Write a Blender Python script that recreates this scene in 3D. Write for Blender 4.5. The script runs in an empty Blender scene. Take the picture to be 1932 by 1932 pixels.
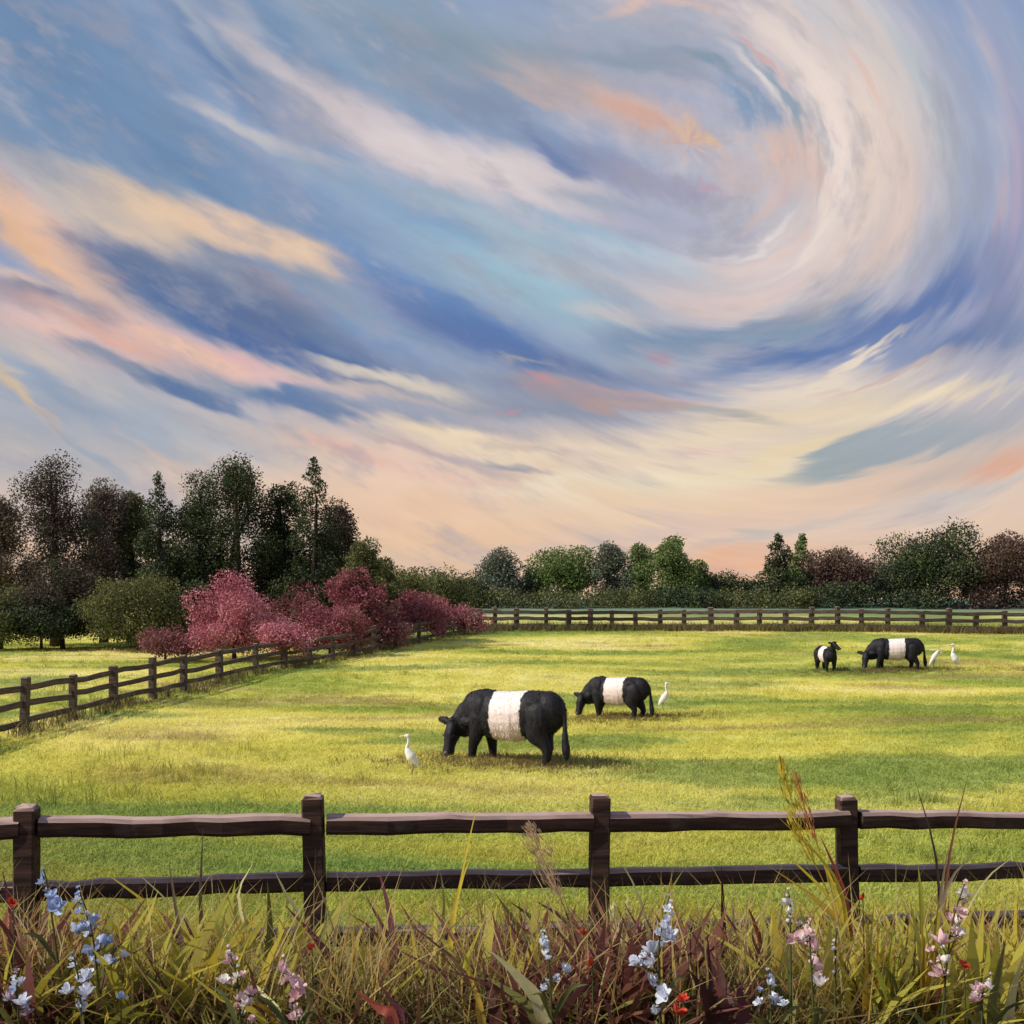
import bpy, math, random
import numpy as np
from mathutils import Vector, Matrix

random.seed(11)
RNG = np.random.default_rng(11)
SC = bpy.context.scene
COL = SC.collection

# ------------------------------------------------------------------ camera
EYE = 2.75                       # camera height above the low ground of the pasture (it stands on a verge bank)
FOC = 1098.0 / 1024.0            # focal length / frame width
HOR = 599.0                      # row of the horizon in a 1024 px frame
cam_data = bpy.data.cameras.new('camera')
cam = bpy.data.objects.new('camera', cam_data)
COL.objects.link(cam)
cam_data.sensor_width = 36.0
cam_data.lens = 36.0 * FOC
cam_data.shift_y = (HOR - 512.0) / 1024.0
cam_data.clip_start = 0.1
cam_data.clip_end = 20000.0
cam.location = (0, 0, EYE)
cam.rotation_euler = (math.pi / 2, 0, 0)
SC.camera = cam

SC.view_settings.view_transform = 'Standard'
SC.view_settings.look = 'None'
SC.view_settings.gamma = 1.0
SC.view_settings.exposure = 0.0
SC.view_settings.use_curve_mapping = False
SC.cycles.max_bounces = 6
SC.cycles.diffuse_bounces = 3
SC.cycles.transparent_max_bounces = 8


def lin(r, g, b):
    f = lambda c: (c / 255.0) / 12.92 if c / 255.0 <= 0.04045 else ((c / 255.0 + 0.055) / 1.055) ** 2.4
    return (f(r), f(g), f(b), 1.0)


S = 1024.0 / 1932.0


def ray(px, py):
    """slope of the view ray: x and z per metre of depth"""
    return (px * S - 512.0) / 1098.0, (HOR - py * S) / 1098.0


def at(px, py, d):
    u, v = ray(px, py)
    return Vector((u * d, d, EYE + v * d))


# ------------------------------------------------------------------ sun
SUN_EL, SUN_AZ = math.radians(41), math.radians(-104)    # azimuth from +Y, clockwise: from the left, a little towards the camera
to_sun = Vector((math.sin(SUN_AZ) * math.cos(SUN_EL), math.cos(SUN_AZ) * math.cos(SUN_EL), math.sin(SUN_EL)))
sl = bpy.data.lights.new('sun', 'SUN')
sl.energy = 4.8
sl.angle = math.radians(0.6)
sl.color = (1.0, 0.93, 0.80)
sun = bpy.data.objects.new('sun', sl)
COL.objects.link(sun)
sun.rotation_euler = to_sun.to_track_quat('Z', 'Y').to_euler()

# ------------------------------------------------------------------ world: daylight sky with windswept sunset clouds
W = bpy.data.worlds.new('World')
SC.world = W
W.use_nodes = True
wt = W.node_tree
wt.nodes.clear()


class NT:
    """small helper to write node trees"""
    def __init__(self, tree):
        self.t = tree

    def n(self, kind, **kw):
        nd = self.t.nodes.new(kind)
        for k, v in kw.items():
            setattr(nd, k, v)
        return nd

    def put(self, sock, val):
        if isinstance(val, bpy.types.NodeSocket):
            self.t.links.new(val, sock)
        elif val is not None:
            sock.default_value = val

    def m(self, op, a, b=None, c=None, clamp=False):
        nd = self.n('ShaderNodeMath', operation=op, use_clamp=clamp)
        for i, v in enumerate((a, b, c)):
            if v is not None:
                self.put(nd.inputs[i], v)
        return nd.outputs[0]

    def ss(self, v, lo, hi, a=0.0, b=1.0):
        nd = self.n('ShaderNodeMapRange', interpolation_type='SMOOTHSTEP')
        for i, x in enumerate((v, lo, hi, a, b)):
            self.put(nd.inputs[i], x)
        return nd.outputs[0]

    def xyz(self, x=0.0, y=0.0, z=0.0):
        nd = self.n('ShaderNodeCombineXYZ')
        for i, v in enumerate((x, y, z)):
            self.put(nd.inputs[i], v)
        return nd.outputs[0]

    def sep(self, v):
        nd = self.n('ShaderNodeSeparateXYZ')
        self.put(nd.inputs[0], v)
        return nd.outputs

    def noise(self, vec, scale=5.0, detail=2.0, rough=0.5, dist=0.0, dim='3D'):
        nd = self.n('ShaderNodeTexNoise', noise_dimensions=dim)
        self.put(nd.inputs['Vector'], vec)
        nd.inputs['Scale'].default_value = scale
        nd.inputs['Detail'].default_value = detail
        nd.inputs['Roughness'].default_value = rough
        nd.inputs['Distortion'].default_value = dist
        return nd.outputs['Fac'] if 'Fac' in nd.outputs else nd.outputs[0], nd.outputs['Color']

    def mix(self, fac, a, b, blend='MIX'):
        nd = self.n('ShaderNodeMix', data_type='RGBA', blend_type=blend)
        self.put(nd.inputs[0], fac)
        self.put(nd.inputs[6], a)
        self.put(nd.inputs[7], b)
        return nd.outputs[2]

    def mixf(self, fac, a, b):
        nd = self.n('ShaderNodeMix', data_type='FLOAT')
        self.put(nd.inputs[0], fac)
        self.put(nd.inputs[2], a)
        self.put(nd.inputs[3], b)
        return nd.outputs[0]

    def mapping(self, vec, loc=(0, 0, 0), rot=0.0, scale=(1, 1, 1), kind='POINT'):
        nd = self.n('ShaderNodeMapping', vector_type=kind)
        self.put(nd.inputs[0], vec)
        nd.inputs[1].default_value = loc
        nd.inputs[2].default_value = (0, 0, rot)
        nd.inputs[3].default_value = scale
        return nd.outputs[0]

    def ramp(self, fac, stops):
        nd = self.n('ShaderNodeValToRGB')
        cr = nd.color_ramp
        while len(cr.elements) < len(stops):
            cr.elements.new(0.5)
        for e, (p, c) in zip(cr.elements, stops):
            e.position = p
            e.color = c
        self.put(nd.inputs[0], fac)
        return nd.outputs[0]


def sky_xy(px, py):
    """sky coordinates (thousandths of a frame unit, azimuth and depression) of a viewing direction"""
    u, v = ray(px, py)
    az = math.atan(u)
    return az * 2.0716, -math.atan(v * math.cos(az)) * 2.0716


q = NT(wt)
geo = q.n('ShaderNodeTexCoord').outputs['Generated']
dx, dy, dz = q.sep(geo)
az = q.m('ARCTAN2', dx, dy)
el = q.m('ARCSINE', dz)
X = q.m('MULTIPLY', az, 2.0716)
Y = q.m('MULTIPLY', el, -2.0716)
EX, EY = sky_xy(1300, 270)                                  # the eye of the swirl
rx = q.m('SUBTRACT', X, EX)
ry = q.m('SUBTRACT', Y, EY)
TILT, SQ = math.radians(30), 1.35                            # the swirl is an oval that leans down to the right
ea = q.m('ADD', q.m('MULTIPLY', rx, math.cos(TILT)), q.m('MULTIPLY', ry, math.sin(TILT)))
eb = q.m('MULTIPLY', q.m('SUBTRACT', q.m('MULTIPLY', ry, math.cos(TILT)), q.m('MULTIPLY', rx, math.sin(TILT))), SQ)
rr = q.m('SQRT', q.m('ADD', q.m('MULTIPLY', ea, ea), q.m('MULTIPLY', eb, eb)))
th = q.m('ADD', q.m('ARCTAN2', eb, ea), TILT)
# wind streaks: straight on the left, wound about the eye on the right
pA = q.xyz(X, Y, 0.0)
sA = q.mapping(pA, rot=math.radians(-23), scale=(1, 1, 1))
sA1 = q.mapping(sA, scale=(2.6, 8.0, 1))
sA2 = q.mapping(sA, loc=(3, 7, 1), scale=(7.0, 26.0, 1))
thx = q.m('MULTIPLY', th, 0.30)
pB = q.xyz(thx, rr, 0.5)
sB1 = q.mapping(pB, scale=(3.0, 8.0, 1))
sB2 = q.mapping(pB, loc=(5, 2, 1), scale=(7.0, 26.0, 1))
wB = q.ss(q.m('ADD', rx, q.m('MULTIPLY', ry, 0.35)), -0.30, 0.12)
n1a, c1a = q.noise(sA1, 1.0, 4.0, 0.6)
n1b, c1b = q.noise(sB1, 1.0, 4.0, 0.6)
n2a, c2a = q.noise(sA2, 1.0, 3.0, 0.6)
n2b, c2b = q.noise(sB2, 1.0, 3.0, 0.6)
cA = q.mix(wB, c1a, c1b)
cF = q.mix(wB, c2a, c2b)
k1, k2, k3 = q.sep(cA)
f1, f2, f3 = q.sep(cF)
along = q.m('ADD', q.m('MULTIPLY_ADD', k1, 0.20, -0.10), q.m('MULTIPLY_ADD', f1, 0.15, -0.075))
across = q.m('ADD', q.m('MULTIPLY_ADD', k2, 0.10, -0.05), q.m('MULTIPLY_ADD', f2, 0.035, -0.0175))
ca, sa = math.cos(math.radians(20)), math.sin(math.radians(20))
PX = q.m('ADD', X, q.m('SUBTRACT', q.m('MULTIPLY', along, ca), q.m('MULTIPLY', across, sa)))
PY = q.m('ADD', Y, q.m('ADD', q.m('MULTIPLY', along, sa), q.m('MULTIPLY', across, ca)))
cart = q.xyz(PX, PY, 0.0)
polar = q.xyz(q.m('ADD', thx, along), q.m('ADD', rr, across), 0.0)

sky = q.n('ShaderNodeTexSky', sky_type='NISHITA')
sky.sun_disc = False
sky.sun_elevation = SUN_EL
sky.sun_rotation = SUN_AZ
sky.air_density = 1.0
sky.dust_density = 1.5
sky.ozone_density = 2.0
GAIN = 9.5                                                 # cloud radiance in units of the Background's 0.1
# thin high veil: blue overhead, peach towards the horizon, streaked by the same wind everywhere
veil = q.ramp(q.m('MULTIPLY_ADD', PY, 0.8, 1.0), [
    (0.00, lin(136, 160, 202)), (0.30, lin(146, 168, 204)), (0.52, lin(150, 168, 202)), (0.70, lin(176, 182, 200)),
    (0.80, lin(222, 200, 184)), (0.90, lin(240, 206, 176)), (1.00, lin(242, 196, 160))])
veil = q.mix(q.ss(k1, 0.45, 0.75, 0.0, 0.7), veil, lin(226, 208, 206))
BASE = q.mix(0.93, q.mix(1.0, sky.outputs[0], (0.1, 0.1, 0.1, 1), 'MULTIPLY'), veil)
DABS = []


def C(cx, cy, hl, hw, ang, col, op=0.85, hard=0.95):
    """one stretched tuft of cloud on the left and near the horizon: a soft ellipse in the wind-combed sky coordinates"""
    x, y = sky_xy(cx, cy)
    hl, hw, a = hl / 1000.0, hw / 1000.0, math.radians(ang)
    ex = math.hypot(hl * math.cos(a), hw * math.sin(a)) + 0.17
    ey = math.hypot(hl * math.sin(a), hw * math.cos(a)) + 0.10
    DABS.append((False, (x, y), a, (hl, hw), col, op, hard, (x - ex, x + ex, y - ey, y + ey)))


def R(thd, r, hth, hw, col, op=0.85, hard=0.95):
    """one tuft wound about the eye of the swirl"""
    r, hw = r / 1000.0, hw / 1000.0
    pts = []
    for k in range(-10, 11):
        t = math.radians(thd + k / 10.0 * (hth + 33))
        for e in (-1, 1):
            q_ = r + e * (hw + 0.06)
            a, b = q_ * math.cos(t - TILT), q_ * math.sin(t - TILT) / SQ
            pts.append((EX + a * math.cos(TILT) - b * math.sin(TILT), EY + a * math.sin(TILT) + b * math.cos(TILT)))
    bx, by = [p[0] for p in pts], [p[1] for p in pts]
    DABS.append((True, (math.radians(thd) * 0.30, r), 0.0, (math.radians(hth) * 0.30, hw), col, op, hard,
                 (min(bx), max(bx), min(by), max(by))))


def finish(q, col, fib, mot):
    """comb fibres into a colour and hand it to the Background at strength 0.1"""
    c = q.mix(q.ss(mot[0], 0.48, 0.70, 0.0, 0.50), col, lin(166, 166, 180))
    c = q.mix(q.ss(mot[1], 0.56, 0.76, 0.0, 0.28), c, lin(226, 204, 196))
    c = q.mix(1.0, c, q.xyz(fib, fib, fib), 'MULTIPLY')
    b = q.n('ShaderNodeBackground')
    b.inputs['Strength'].default_value = 0.1
    q.put(b.inputs['Color'], q.mix(1.0, c, (GAIN, GAIN, GAIN, 1), 'MULTIPLY'))
    return b.outputs[0]


def group(name, ins, outs):
    g = bpy.data.node_groups.new(name, 'ShaderNodeTree')
    for n_, k in ins:
        g.interface.new_socket(n_, in_out='INPUT', socket_type=k)
    for n_, k in outs:
        g.interface.new_socket(n_, in_out='OUTPUT', socket_type=k)
    h = NT(g)
    return g, h, h.n('NodeGroupInput').outputs, h.n('NodeGroupOutput').inputs


VEC, FLT, CLR, SHD = 'NodeSocketVector', 'NodeSocketFloat', 'NodeSocketColor', 'NodeSocketShader'
TUFT, h_, gi, go = group('cloud_tuft', [('under', CLR), ('at', VEC), ('place', VEC), ('turn', VEC), ('size', VEC), ('colour', CLR), ('cover', FLT), ('edge', FLT)], [('sky', CLR)])
mp = h_.n('ShaderNodeMapping', vector_type='TEXTURE')
for a_, b_ in zip(mp.inputs, (gi['at'], gi['place'], gi['turn'], gi['size'])):
    h_.put(a_, b_)
gr = h_.n('ShaderNodeTexGradient', gradient_type='SPHERICAL')
h_.put(gr.inputs[0], mp.outputs[0])
h_.put(go[0], h_.mix(h_.ss(gr.outputs['Fac'], 0.0, gi['edge'], 0.0, gi['cover']), gi['under'], gi['colour']))


def patch(x0, x1, y0, y1):
    """the sky of one patch, made of the tufts that reach into it"""
    g, h, gi, go = group('sky_patch', [('base', CLR), ('straight', VEC), ('wound', VEC), ('fibre', FLT), ('mottle', VEC)], [('light', SHD)])
    c = gi['base']
    for wound, loc, rot, half, col, op, hard, bb in DABS:
        if bb[1] < x0 or bb[0] > x1 or bb[3] < y0 or bb[2] > y1:
            continue
        nd = h.n('ShaderNodeGroup', node_tree=TUFT)
        for i, v in enumerate((c, gi['wound' if wound else 'straight'], (loc[0], loc[1], 0), (0, 0, rot), (half[0], half[1], 1), lin(*col), op, hard)):
            h.put(nd.inputs[i], v)
        c = nd.outputs[0]
    h.put(go[0], finish(h, c, gi['fibre'], h.sep(gi['mottle'])))
    nd = q.n('ShaderNodeGroup', node_tree=g)
    for i, v in enumerate((BASE, cart, polar, fib, mottle)):
        q.put(nd.inputs[i], v)
    return nd.outputs[0]


def choose(fac, a, b):
    nd = q.n('ShaderNodeMixShader')
    q.put(nd.inputs[0], fac)
    q.put(nd.inputs[1], a)
    q.put(nd.inputs[2], b)
    return nd.outputs[0]


def split(xs, ys):
    """a tree of exact 0/1 choices, so that each direction evaluates only its own patch"""
    if len(xs) > 2 and len(xs) >= len(ys):
        k = len(xs) // 2
        return choose(q.m('GREATER_THAN', X, xs[k]), split(xs[:k + 1], ys), split(xs[k:], ys))
    if len(ys) > 2:
        k = len(ys) // 2
        return choose(q.m('GREATER_THAN', Y, ys[k]), split(xs, ys[:k + 1]), split(xs, ys[k:]))
    return patch(xs[0], xs[1], ys[0], ys[1])
# broad fields
C(120, 150, 620, 330, 25, (122, 153, 189), 0.9)
C(700, 50, 560, 190, 12, (147, 168, 188), 0.85)
C(1150, 60, 420, 120, 4, (169, 178, 194), 0.85)
C(330, 420, 640, 150, 28, (135, 162, 192), 0.8)
C(1500, 420, 560, 520, 0, (206, 200, 205), 0.75)
C(950, 500, 520, 150, 24, (159, 188, 208), 0.85)
C(120, 790, 520, 170, 24, (161, 175, 194), 0.85)
C(420, 860, 460, 90, 22, (169, 180, 196), 0.8)
C(180, 900, 620, 110, 16, (171, 178, 191), 0.9)
C(480, 905, 260, 60, 14, (195, 188, 190), 0.75)
# upper left
C(80, 110, 420, 200, 24, (111, 140, 177), 0.7)
C(430, 330, 420, 80, 26, (117, 146, 181), 0.6)
C(820, 120, 300, 80, 16, (135, 154, 175), 0.6)
C(430, 110, 260, 60, 38, (104, 135, 178), 0.75)
C(520, 50, 330, 40, 30, (112, 144, 182), 0.6)
C(380, 40, 200, 26, 40, (179, 188, 202), 0.65)
C(575, 150, 270, 44, 30, (207, 198, 202), 0.9)
C(680, 190, 190, 42, 24, (215, 200, 200), 0.7)
C(560, 185, 190, 34, 30, (117, 144, 177), 0.7)
C(740, 100, 240, 42, 24, (135, 158, 185), 0.7)
C(950, 110, 300, 70, 14, (142, 162, 178), 0.75)
C(920, 210, 200, 44, 20, (140, 152, 179), 0.8)
C(590, 222, 190, 40, 30, (117, 144, 182), 0.9)
C(800, 290, 400, 70, 18, (225, 212, 214), 0.95)
C(930, 325, 380, 62, 16, (229, 216, 216), 0.9)
C(520, 262, 220, 22, 16, (221, 208, 201), 0.8)
C(1030, 345, 240, 46, 16, (227, 214, 214), 0.85)
C(760, 390, 330, 40, 20, (156, 176, 198), 0.7)
C(640, 330, 330, 30, 24, (151, 174, 199), 0.6)
C(860, 415, 260, 34, 22, (173, 182, 200), 0.6)
C(960, 440, 260, 46, 20, (175, 196, 209), 0.75)
C(860, 460, 300, 36, 26, (132, 169, 207), 0.7)
C(350, 330, 210, 26, 36, (109, 140, 180), 0.55)
C(330, 385, 120, 22, 34, (108, 144, 185), 0.7)
C(60, 300, 260, 50, 42, (129, 154, 186), 0.7)
# left peach banks
C(110, 380, 210, 40, 36, (205, 196, 196), 0.8)
C(50, 430, 280, 80, 36, (234, 193, 170), 0.95)
C(150, 470, 260, 60, 30, (229, 199, 183), 0.9)
C(60, 470, 170, 30, 38, (234, 189, 146), 0.8)
C(380, 430, 360, 54, 15, (237, 209, 173), 0.95)
C(300, 460, 260, 44, 20, (237, 207, 176), 0.9)
C(520, 465, 240, 26, 10, (237, 207, 174), 0.9)
C(380, 485, 200, 26, 12, (230, 211, 202), 0.8)
C(60, 540, 190, 26, 14, (237, 201, 181), 0.85)
# dark blue banks
C(110, 575, 170, 40, 8, (114, 132, 161), 0.95, 0.6)
C(290, 540, 230, 56, 22, (116, 134, 165), 0.9, 0.65)
C(500, 530, 270, 74, 14, (140, 152, 176), 0.95, 0.6)
C(420, 590, 330, 58, 22, (92, 121, 169), 0.95, 0.7)
C(560, 650, 360, 54, 20, (88, 116, 167), 0.95, 0.7)
C(470, 610, 190, 22, 24, (120, 134, 165), 0.7)
C(640, 590, 300, 34, 26, (123, 154, 195), 0.8)
C(545, 550, 150, 30, 25, (159, 150, 167), 0.7)
C(760, 540, 290, 46, 26, (118, 158, 204), 0.9)
C(730, 600, 330, 34, 26, (143, 166, 193), 0.75)
C(900, 610, 350, 62, 24, (99, 132, 184), 0.92)
C(960, 660, 330, 52, 16, (93, 121, 175), 0.9)
C(1080, 700, 330, 46, 8, (105, 128, 171), 0.9)
C(880, 540, 220, 30, 26, (151, 176, 203), 0.7)
C(980, 520, 300, 40, 20, (171, 201, 216), 0.8)
C(1060, 580, 240, 40, 16, (161, 193, 210), 0.8)
C(420, 540, 300, 50, 18, (111, 130, 159), 0.6)
C(640, 640, 360, 50, 22, (95, 120, 161), 0.6)
C(300, 520, 160, 30, 24, (123, 136, 161), 0.6)
# pink band under the dark bank
C(120, 640, 330, 56, 14, (237, 199, 187), 0.95)
C(330, 640, 300, 48, 17, (241, 199, 187), 0.95)
C(480, 690, 260, 30, 18, (234, 188, 188), 0.9)
C(190, 625, 200, 16, 16, (231, 174, 154), 0.8)
C(350, 655, 150, 26, 18, (242, 201, 165), 0.7)
C(90, 690, 260, 34, 20, (220, 201, 188), 0.8)
C(560, 715, 220, 18, 12, (224, 195, 191), 0.8)
# lower left
C(290, 705, 210, 28, 15, (127, 146, 173), 0.9, 0.65)
C(350, 730, 130, 26, 22, (101, 128, 171), 0.9, 0.7)
C(500, 745, 300, 26, 18, (140, 158, 178), 0.8)
C(600, 768, 220, 32, 8, (103, 130, 172), 0.92, 0.7)
C(760, 785, 260, 40, 14, (159, 166, 186), 0.9)
C(720, 705, 200, 22, 12, (225, 218, 209), 0.9)
C(800, 730, 260, 26, 14, (221, 208, 192), 0.9)
C(700, 735, 260, 16, 12, (226, 203, 183), 0.7)
C(60, 755, 160, 20, 42, (229, 202, 165), 0.8)
C(110, 800, 110, 12, 40, (230, 191, 155), 0.8)
C(170, 850, 190, 16, 38, (127, 162, 196), 0.75)
C(110, 740, 110, 24, 30, (141, 162, 189), 0.6)
C(320, 800, 300, 30, 26, (177, 190, 204), 0.6)
C(450, 800, 300, 22, 18, (205, 196, 194), 0.6)
C(370, 870, 160, 22, 32, (135, 167, 195), 0.7)
C(300, 860, 120, 16, 40, (214, 191, 182), 0.7)
C(640, 820, 260, 28, 16, (195, 186, 188), 0.7)
C(60, 880, 200, 50, 30, (196, 190, 188), 0.7)
# mauve cloud with red rims, below the blue
C(980, 735, 230, 40, 10, (136, 148, 174), 0.9)
C(1010, 770, 330, 34, 4, (140, 152, 174), 0.9)
C(1130, 748, 230, 34, 10, (174, 153, 158), 0.95, 0.65)
C(1230, 770, 170, 18, 4, (193, 161, 152), 0.85, 0.65)
C(1200, 738, 180, 9, 10, (224, 152, 143), 0.5)
C(1020, 718, 70, 8, 20, (222, 143, 143), 0.5)
C(950, 768, 40, 6, 0, (220, 143, 148), 0.45)
C(985, 685, 90, 10, 0, (176, 172, 172), 0.7)
# horizon glow
C(1000, 960, 1200, 190, 2, (239, 210, 184), 0.95)
C(780, 890, 300, 70, 14, (239, 205, 189), 0.85)
C(650, 860, 130, 24, 18, (236, 186, 171), 0.75)
C(860, 1010, 460, 70, 4, (242, 203, 167), 0.95)
C(1150, 1045, 420, 30, 0, (237, 201, 174), 0.8)
C(880, 835, 230, 32, 13, (244, 222, 192), 0.95, 0.65)
C(1200, 850, 520, 60, -2, (243, 222, 197), 0.9)
C(1300, 900, 560, 56, -8, (244, 227, 196), 0.9)
C(1050, 915, 420, 26, -5, (246, 230, 205), 0.7)
C(830, 862, 240, 12, 15, (189, 173, 178), 0.8)
C(950, 882, 160, 10, 12, (158, 162, 176), 0.85)
C(1000, 850, 220, 12, 6, (214, 191, 180), 0.6)
C(1310, 840, 120, 8, -1, (237, 197, 197), 0.7)
C(1250, 1005, 480, 26, -7, (213, 195, 189), 0.85)
C(1120, 1000, 260, 16, -4, (220, 197, 188), 0.6)
C(1500, 960, 420, 46, -12, (235, 203, 185), 0.9)
C(1480, 1000, 300, 16, -12, (190, 188, 190), 0.65)
C(1390, 1065, 240, 52, -8, (237, 181, 147), 0.9)
C(1500, 1040, 220, 24, -10, (238, 197, 170), 0.8)
C(1730, 960, 380, 60, -10, (226, 205, 192), 0.85)
C(1690, 1050, 200, 40, -6, (239, 201, 179), 0.7)
# the swirl
R(0, 300, 150, 120, (233, 216, 209), 0.9)
R(-30, 440, 44, 120, (225, 214, 213), 0.85)
R(-10, 400, 50, 90, (236, 217, 204), 0.85)
R(-10, 290, 80, 44, (243, 226, 217), 0.9)
R(5, 345, 80, 44, (238, 217, 202), 0.85)
R(25, 400, 60, 46, (230, 207, 196), 0.8)
R(75, 262, 60, 36, (231, 213, 209), 0.85)
R(80, 325, 50, 40, (230, 209, 205), 0.9)
R(95, 350, 46, 26, (226, 207, 201), 0.8)
R(62, 235, 36, 13, (245, 236, 231), 0.6)
R(50, 262, 26, 8, (239, 207, 198), 0.7)
R(38, 290, 60, 12, (243, 226, 216), 0.6)
R(-40, 225, 36, 15, (247, 236, 227), 0.65)
R(-45, 250, 24, 8, (228, 172, 168), 0.6)
R(-80, 300, 46, 40, (223, 207, 208), 0.85)
R(-95, 275, 40, 16, (233, 197, 186), 0.85)
R(-50, 400, 34, 66, (206, 206, 210), 0.85)
R(-62, 330, 30, 18, (190, 192, 203), 0.7)
R(-22, 430, 34, 50, (215, 206, 204), 0.7)
R(-15, 480, 40, 40, (197, 204, 211), 0.8)
R(-62, 480, 30, 24, (185, 174, 185), 0.7)
R(-20, 385, 22, 10, (233, 191, 177), 0.6)
R(-18, 640, 60, 60, (156, 170, 199), 0.85)
R(-40, 680, 26, 40, (138, 156, 196), 0.8)
R(-28, 750, 30, 46, (179, 209, 226), 0.8)
R(18, 610, 46, 60, (160, 160, 195), 0.85)
R(48, 480, 46, 44, (176, 178, 200), 0.85)
R(70, 420, 44, 34, (183, 190, 204), 0.8)
R(32, 520, 60, 60, (146, 160, 191), 0.6)
R(14, 560, 14, 20, (217, 174, 179), 0.45)
R(12, 600, 20, 18, (204, 177, 190), 0.35)
# inside the swirl
C(1180, 110, 280, 30, 8, (147, 162, 180), 0.85)
R(-70, 180, 50, 20, (133, 158, 178), 0.9)
R(-25, 236, 50, 13, (141, 168, 186), 0.9)
R(0, 268, 36, 10, (177, 184, 193), 0.7)
C(1160, 200, 300, 62, 18, (219, 189, 176), 0.85)
C(1220, 225, 180, 24, 22, (222, 173, 157), 0.75)
C(1330, 268, 110, 20, 32, (229, 193, 162), 0.8)
C(1000, 180, 120, 22, 16, (214, 185, 172), 0.7)
C(1250, 150, 200, 24, 10, (182, 180, 195), 0.8)
C(1410, 200, 110, 34, 36, (129, 158, 191), 0.92)
C(1350, 190, 130, 26, 26, (186, 184, 199), 0.7)
C(1140, 310, 230, 32, 20, (130, 146, 181), 0.95)
C(1060, 290, 110, 16, 28, (114, 133, 175), 0.8)
C(1250, 350, 200, 36, 18, (170, 166, 188), 0.85)
C(1180, 390, 240, 30, 14, (160, 174, 194), 0.85)
C(1270, 420, 200, 34, 8, (180, 180, 202), 0.85)
C(1340, 360, 70, 14, 12, (201, 165, 180), 0.7)
C(1400, 330, 130, 46, 24, (205, 189, 192), 0.8)
C(1500, 310, 90, 60, 60, (225, 193, 180), 0.85)
R(40, 190, 36, 22, (214, 191, 187), 0.8)
C(1200, 480, 260, 34, 16, (191, 206, 220), 0.85)
C(1090, 430, 200, 26, 18, (159, 189, 209), 0.75)
C(1100, 520, 220, 34, 16, (196, 200, 209), 0.7)
C(1170, 600, 160, 26, 14, (213, 204, 204), 0.8)
# blue belly on the right
R(84, 410, 40, 34, (151, 172, 186), 0.85)
C(1440, 640, 320, 40, -10, (133, 156, 183), 0.9)
C(1500, 675, 300, 36, -10, (100, 130, 178), 0.95)
C(1640, 620, 260, 60, -22, (100, 128, 180), 0.85)
C(1760, 570, 190, 80, -45, (101, 125, 177), 0.85)
C(1830, 660, 220, 70, -15, (110, 132, 176), 0.95)
C(1890, 560, 70, 160, 0, (128, 140, 176), 0.75)
C(1860, 480, 130, 30, -75, (140, 150, 183), 0.7)
C(1250, 650, 260, 40, 2, (126, 151, 183), 0.85)
C(1270, 685, 40, 8, 25, (201, 132, 145), 0.4)
# cream shelf rising to the right
C(1560, 745, 380, 40, -8, (239, 222, 204), 0.95)
C(1620, 690, 170, 16, -30, (240, 224, 203), 0.9)
C(1700, 705, 140, 20, -14, (180, 172, 178), 0.85)
C(1640, 725, 180, 12, -14, (218, 191, 182), 0.8)
C(1520, 790, 460, 40, -6, (242, 222, 192), 0.9)
C(1760, 765, 260, 22, -10, (244, 226, 194), 0.85)
C(1360, 790, 150, 14, 12, (161, 166, 173), 0.7)
C(1500, 845, 300, 20, -12, (243, 221, 181), 0.7)
C(1660, 845, 240, 36, -14, (159, 174, 183), 0.95, 0.65)
C(1580, 870, 150, 24, -10, (165, 176, 179), 0.85)
C(1760, 820, 220, 30, -14, (173, 180, 189), 0.8)
C(1800, 890, 240, 26, -20, (212, 194, 184), 0.85)
C(1880, 880, 110, 28, -26, (231, 174, 148), 0.75)
C(1850, 930, 200, 30, -14, (206, 200, 197), 0.8)

# warm banks over the rest
C(80, 450, 260, 60, 34, (241, 197, 168), 0.7)
C(430, 438, 330, 40, 13, (240, 206, 180), 0.75)
C(420, 560, 330, 60, 20, (100, 118, 160), 0.55)
C(110, 575, 170, 34, 8, (112, 124, 156), 0.7)
C(820, 600, 300, 40, 24, (104, 126, 174), 0.5)
C(230, 632, 360, 36, 15, (241, 196, 180), 0.65)
C(740, 960, 520, 80, 5, (243, 205, 178), 0.7)
C(1250, 960, 560, 60, -4, (244, 214, 182), 0.6)

# combed fibres
fib = q.m('MULTIPLY_ADD', q.m('SUBTRACT', f3, 0.7), 0.22, 1.0)
fib = q.m('ADD', fib, q.m('MULTIPLY_ADD', k3, 0.16, -0.08))
mA_, mAc = q.noise(q.mapping(sA, loc=(9, 4, 0), scale=(5.0, 13.0, 1)), 1.0, 4.0, 0.65)
mB_, mBc = q.noise(q.mapping(pB, loc=(2, 8, 0), scale=(5.0, 13.0, 1)), 1.0, 4.0, 0.65)
mottle = q.mix(wB, mAc, mBc)
inside = q.m('MULTIPLY', q.m('LESS_THAN', q.m('ABSOLUTE', X), 1.5), q.m('MULTIPLY', q.m('GREATER_THAN', Y, -1.6), q.m('LESS_THAN', Y, 0.02)))
tiles = split([-1.5, -0.7, -0.4, -0.1, 0.2, 0.5, 1.5], [-1.6, -0.85, -0.62, -0.42, -0.22, 0.02])
wo = q.n('ShaderNodeOutputWorld')
wt.links.new(choose(inside, finish(q, BASE, fib, q.sep(mottle)), tiles), wo.inputs[0])
W.cycles.sampling_method = 'MANUAL'
W.cycles.sample_map_resolution = 512

# ------------------------------------------------------------------ helpers for objects
def sm(x, a, b):
    t = np.clip((np.asarray(x, float) - a) / (b - a), 0, 1)
    return t * t * (3 - 2 * t)


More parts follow.
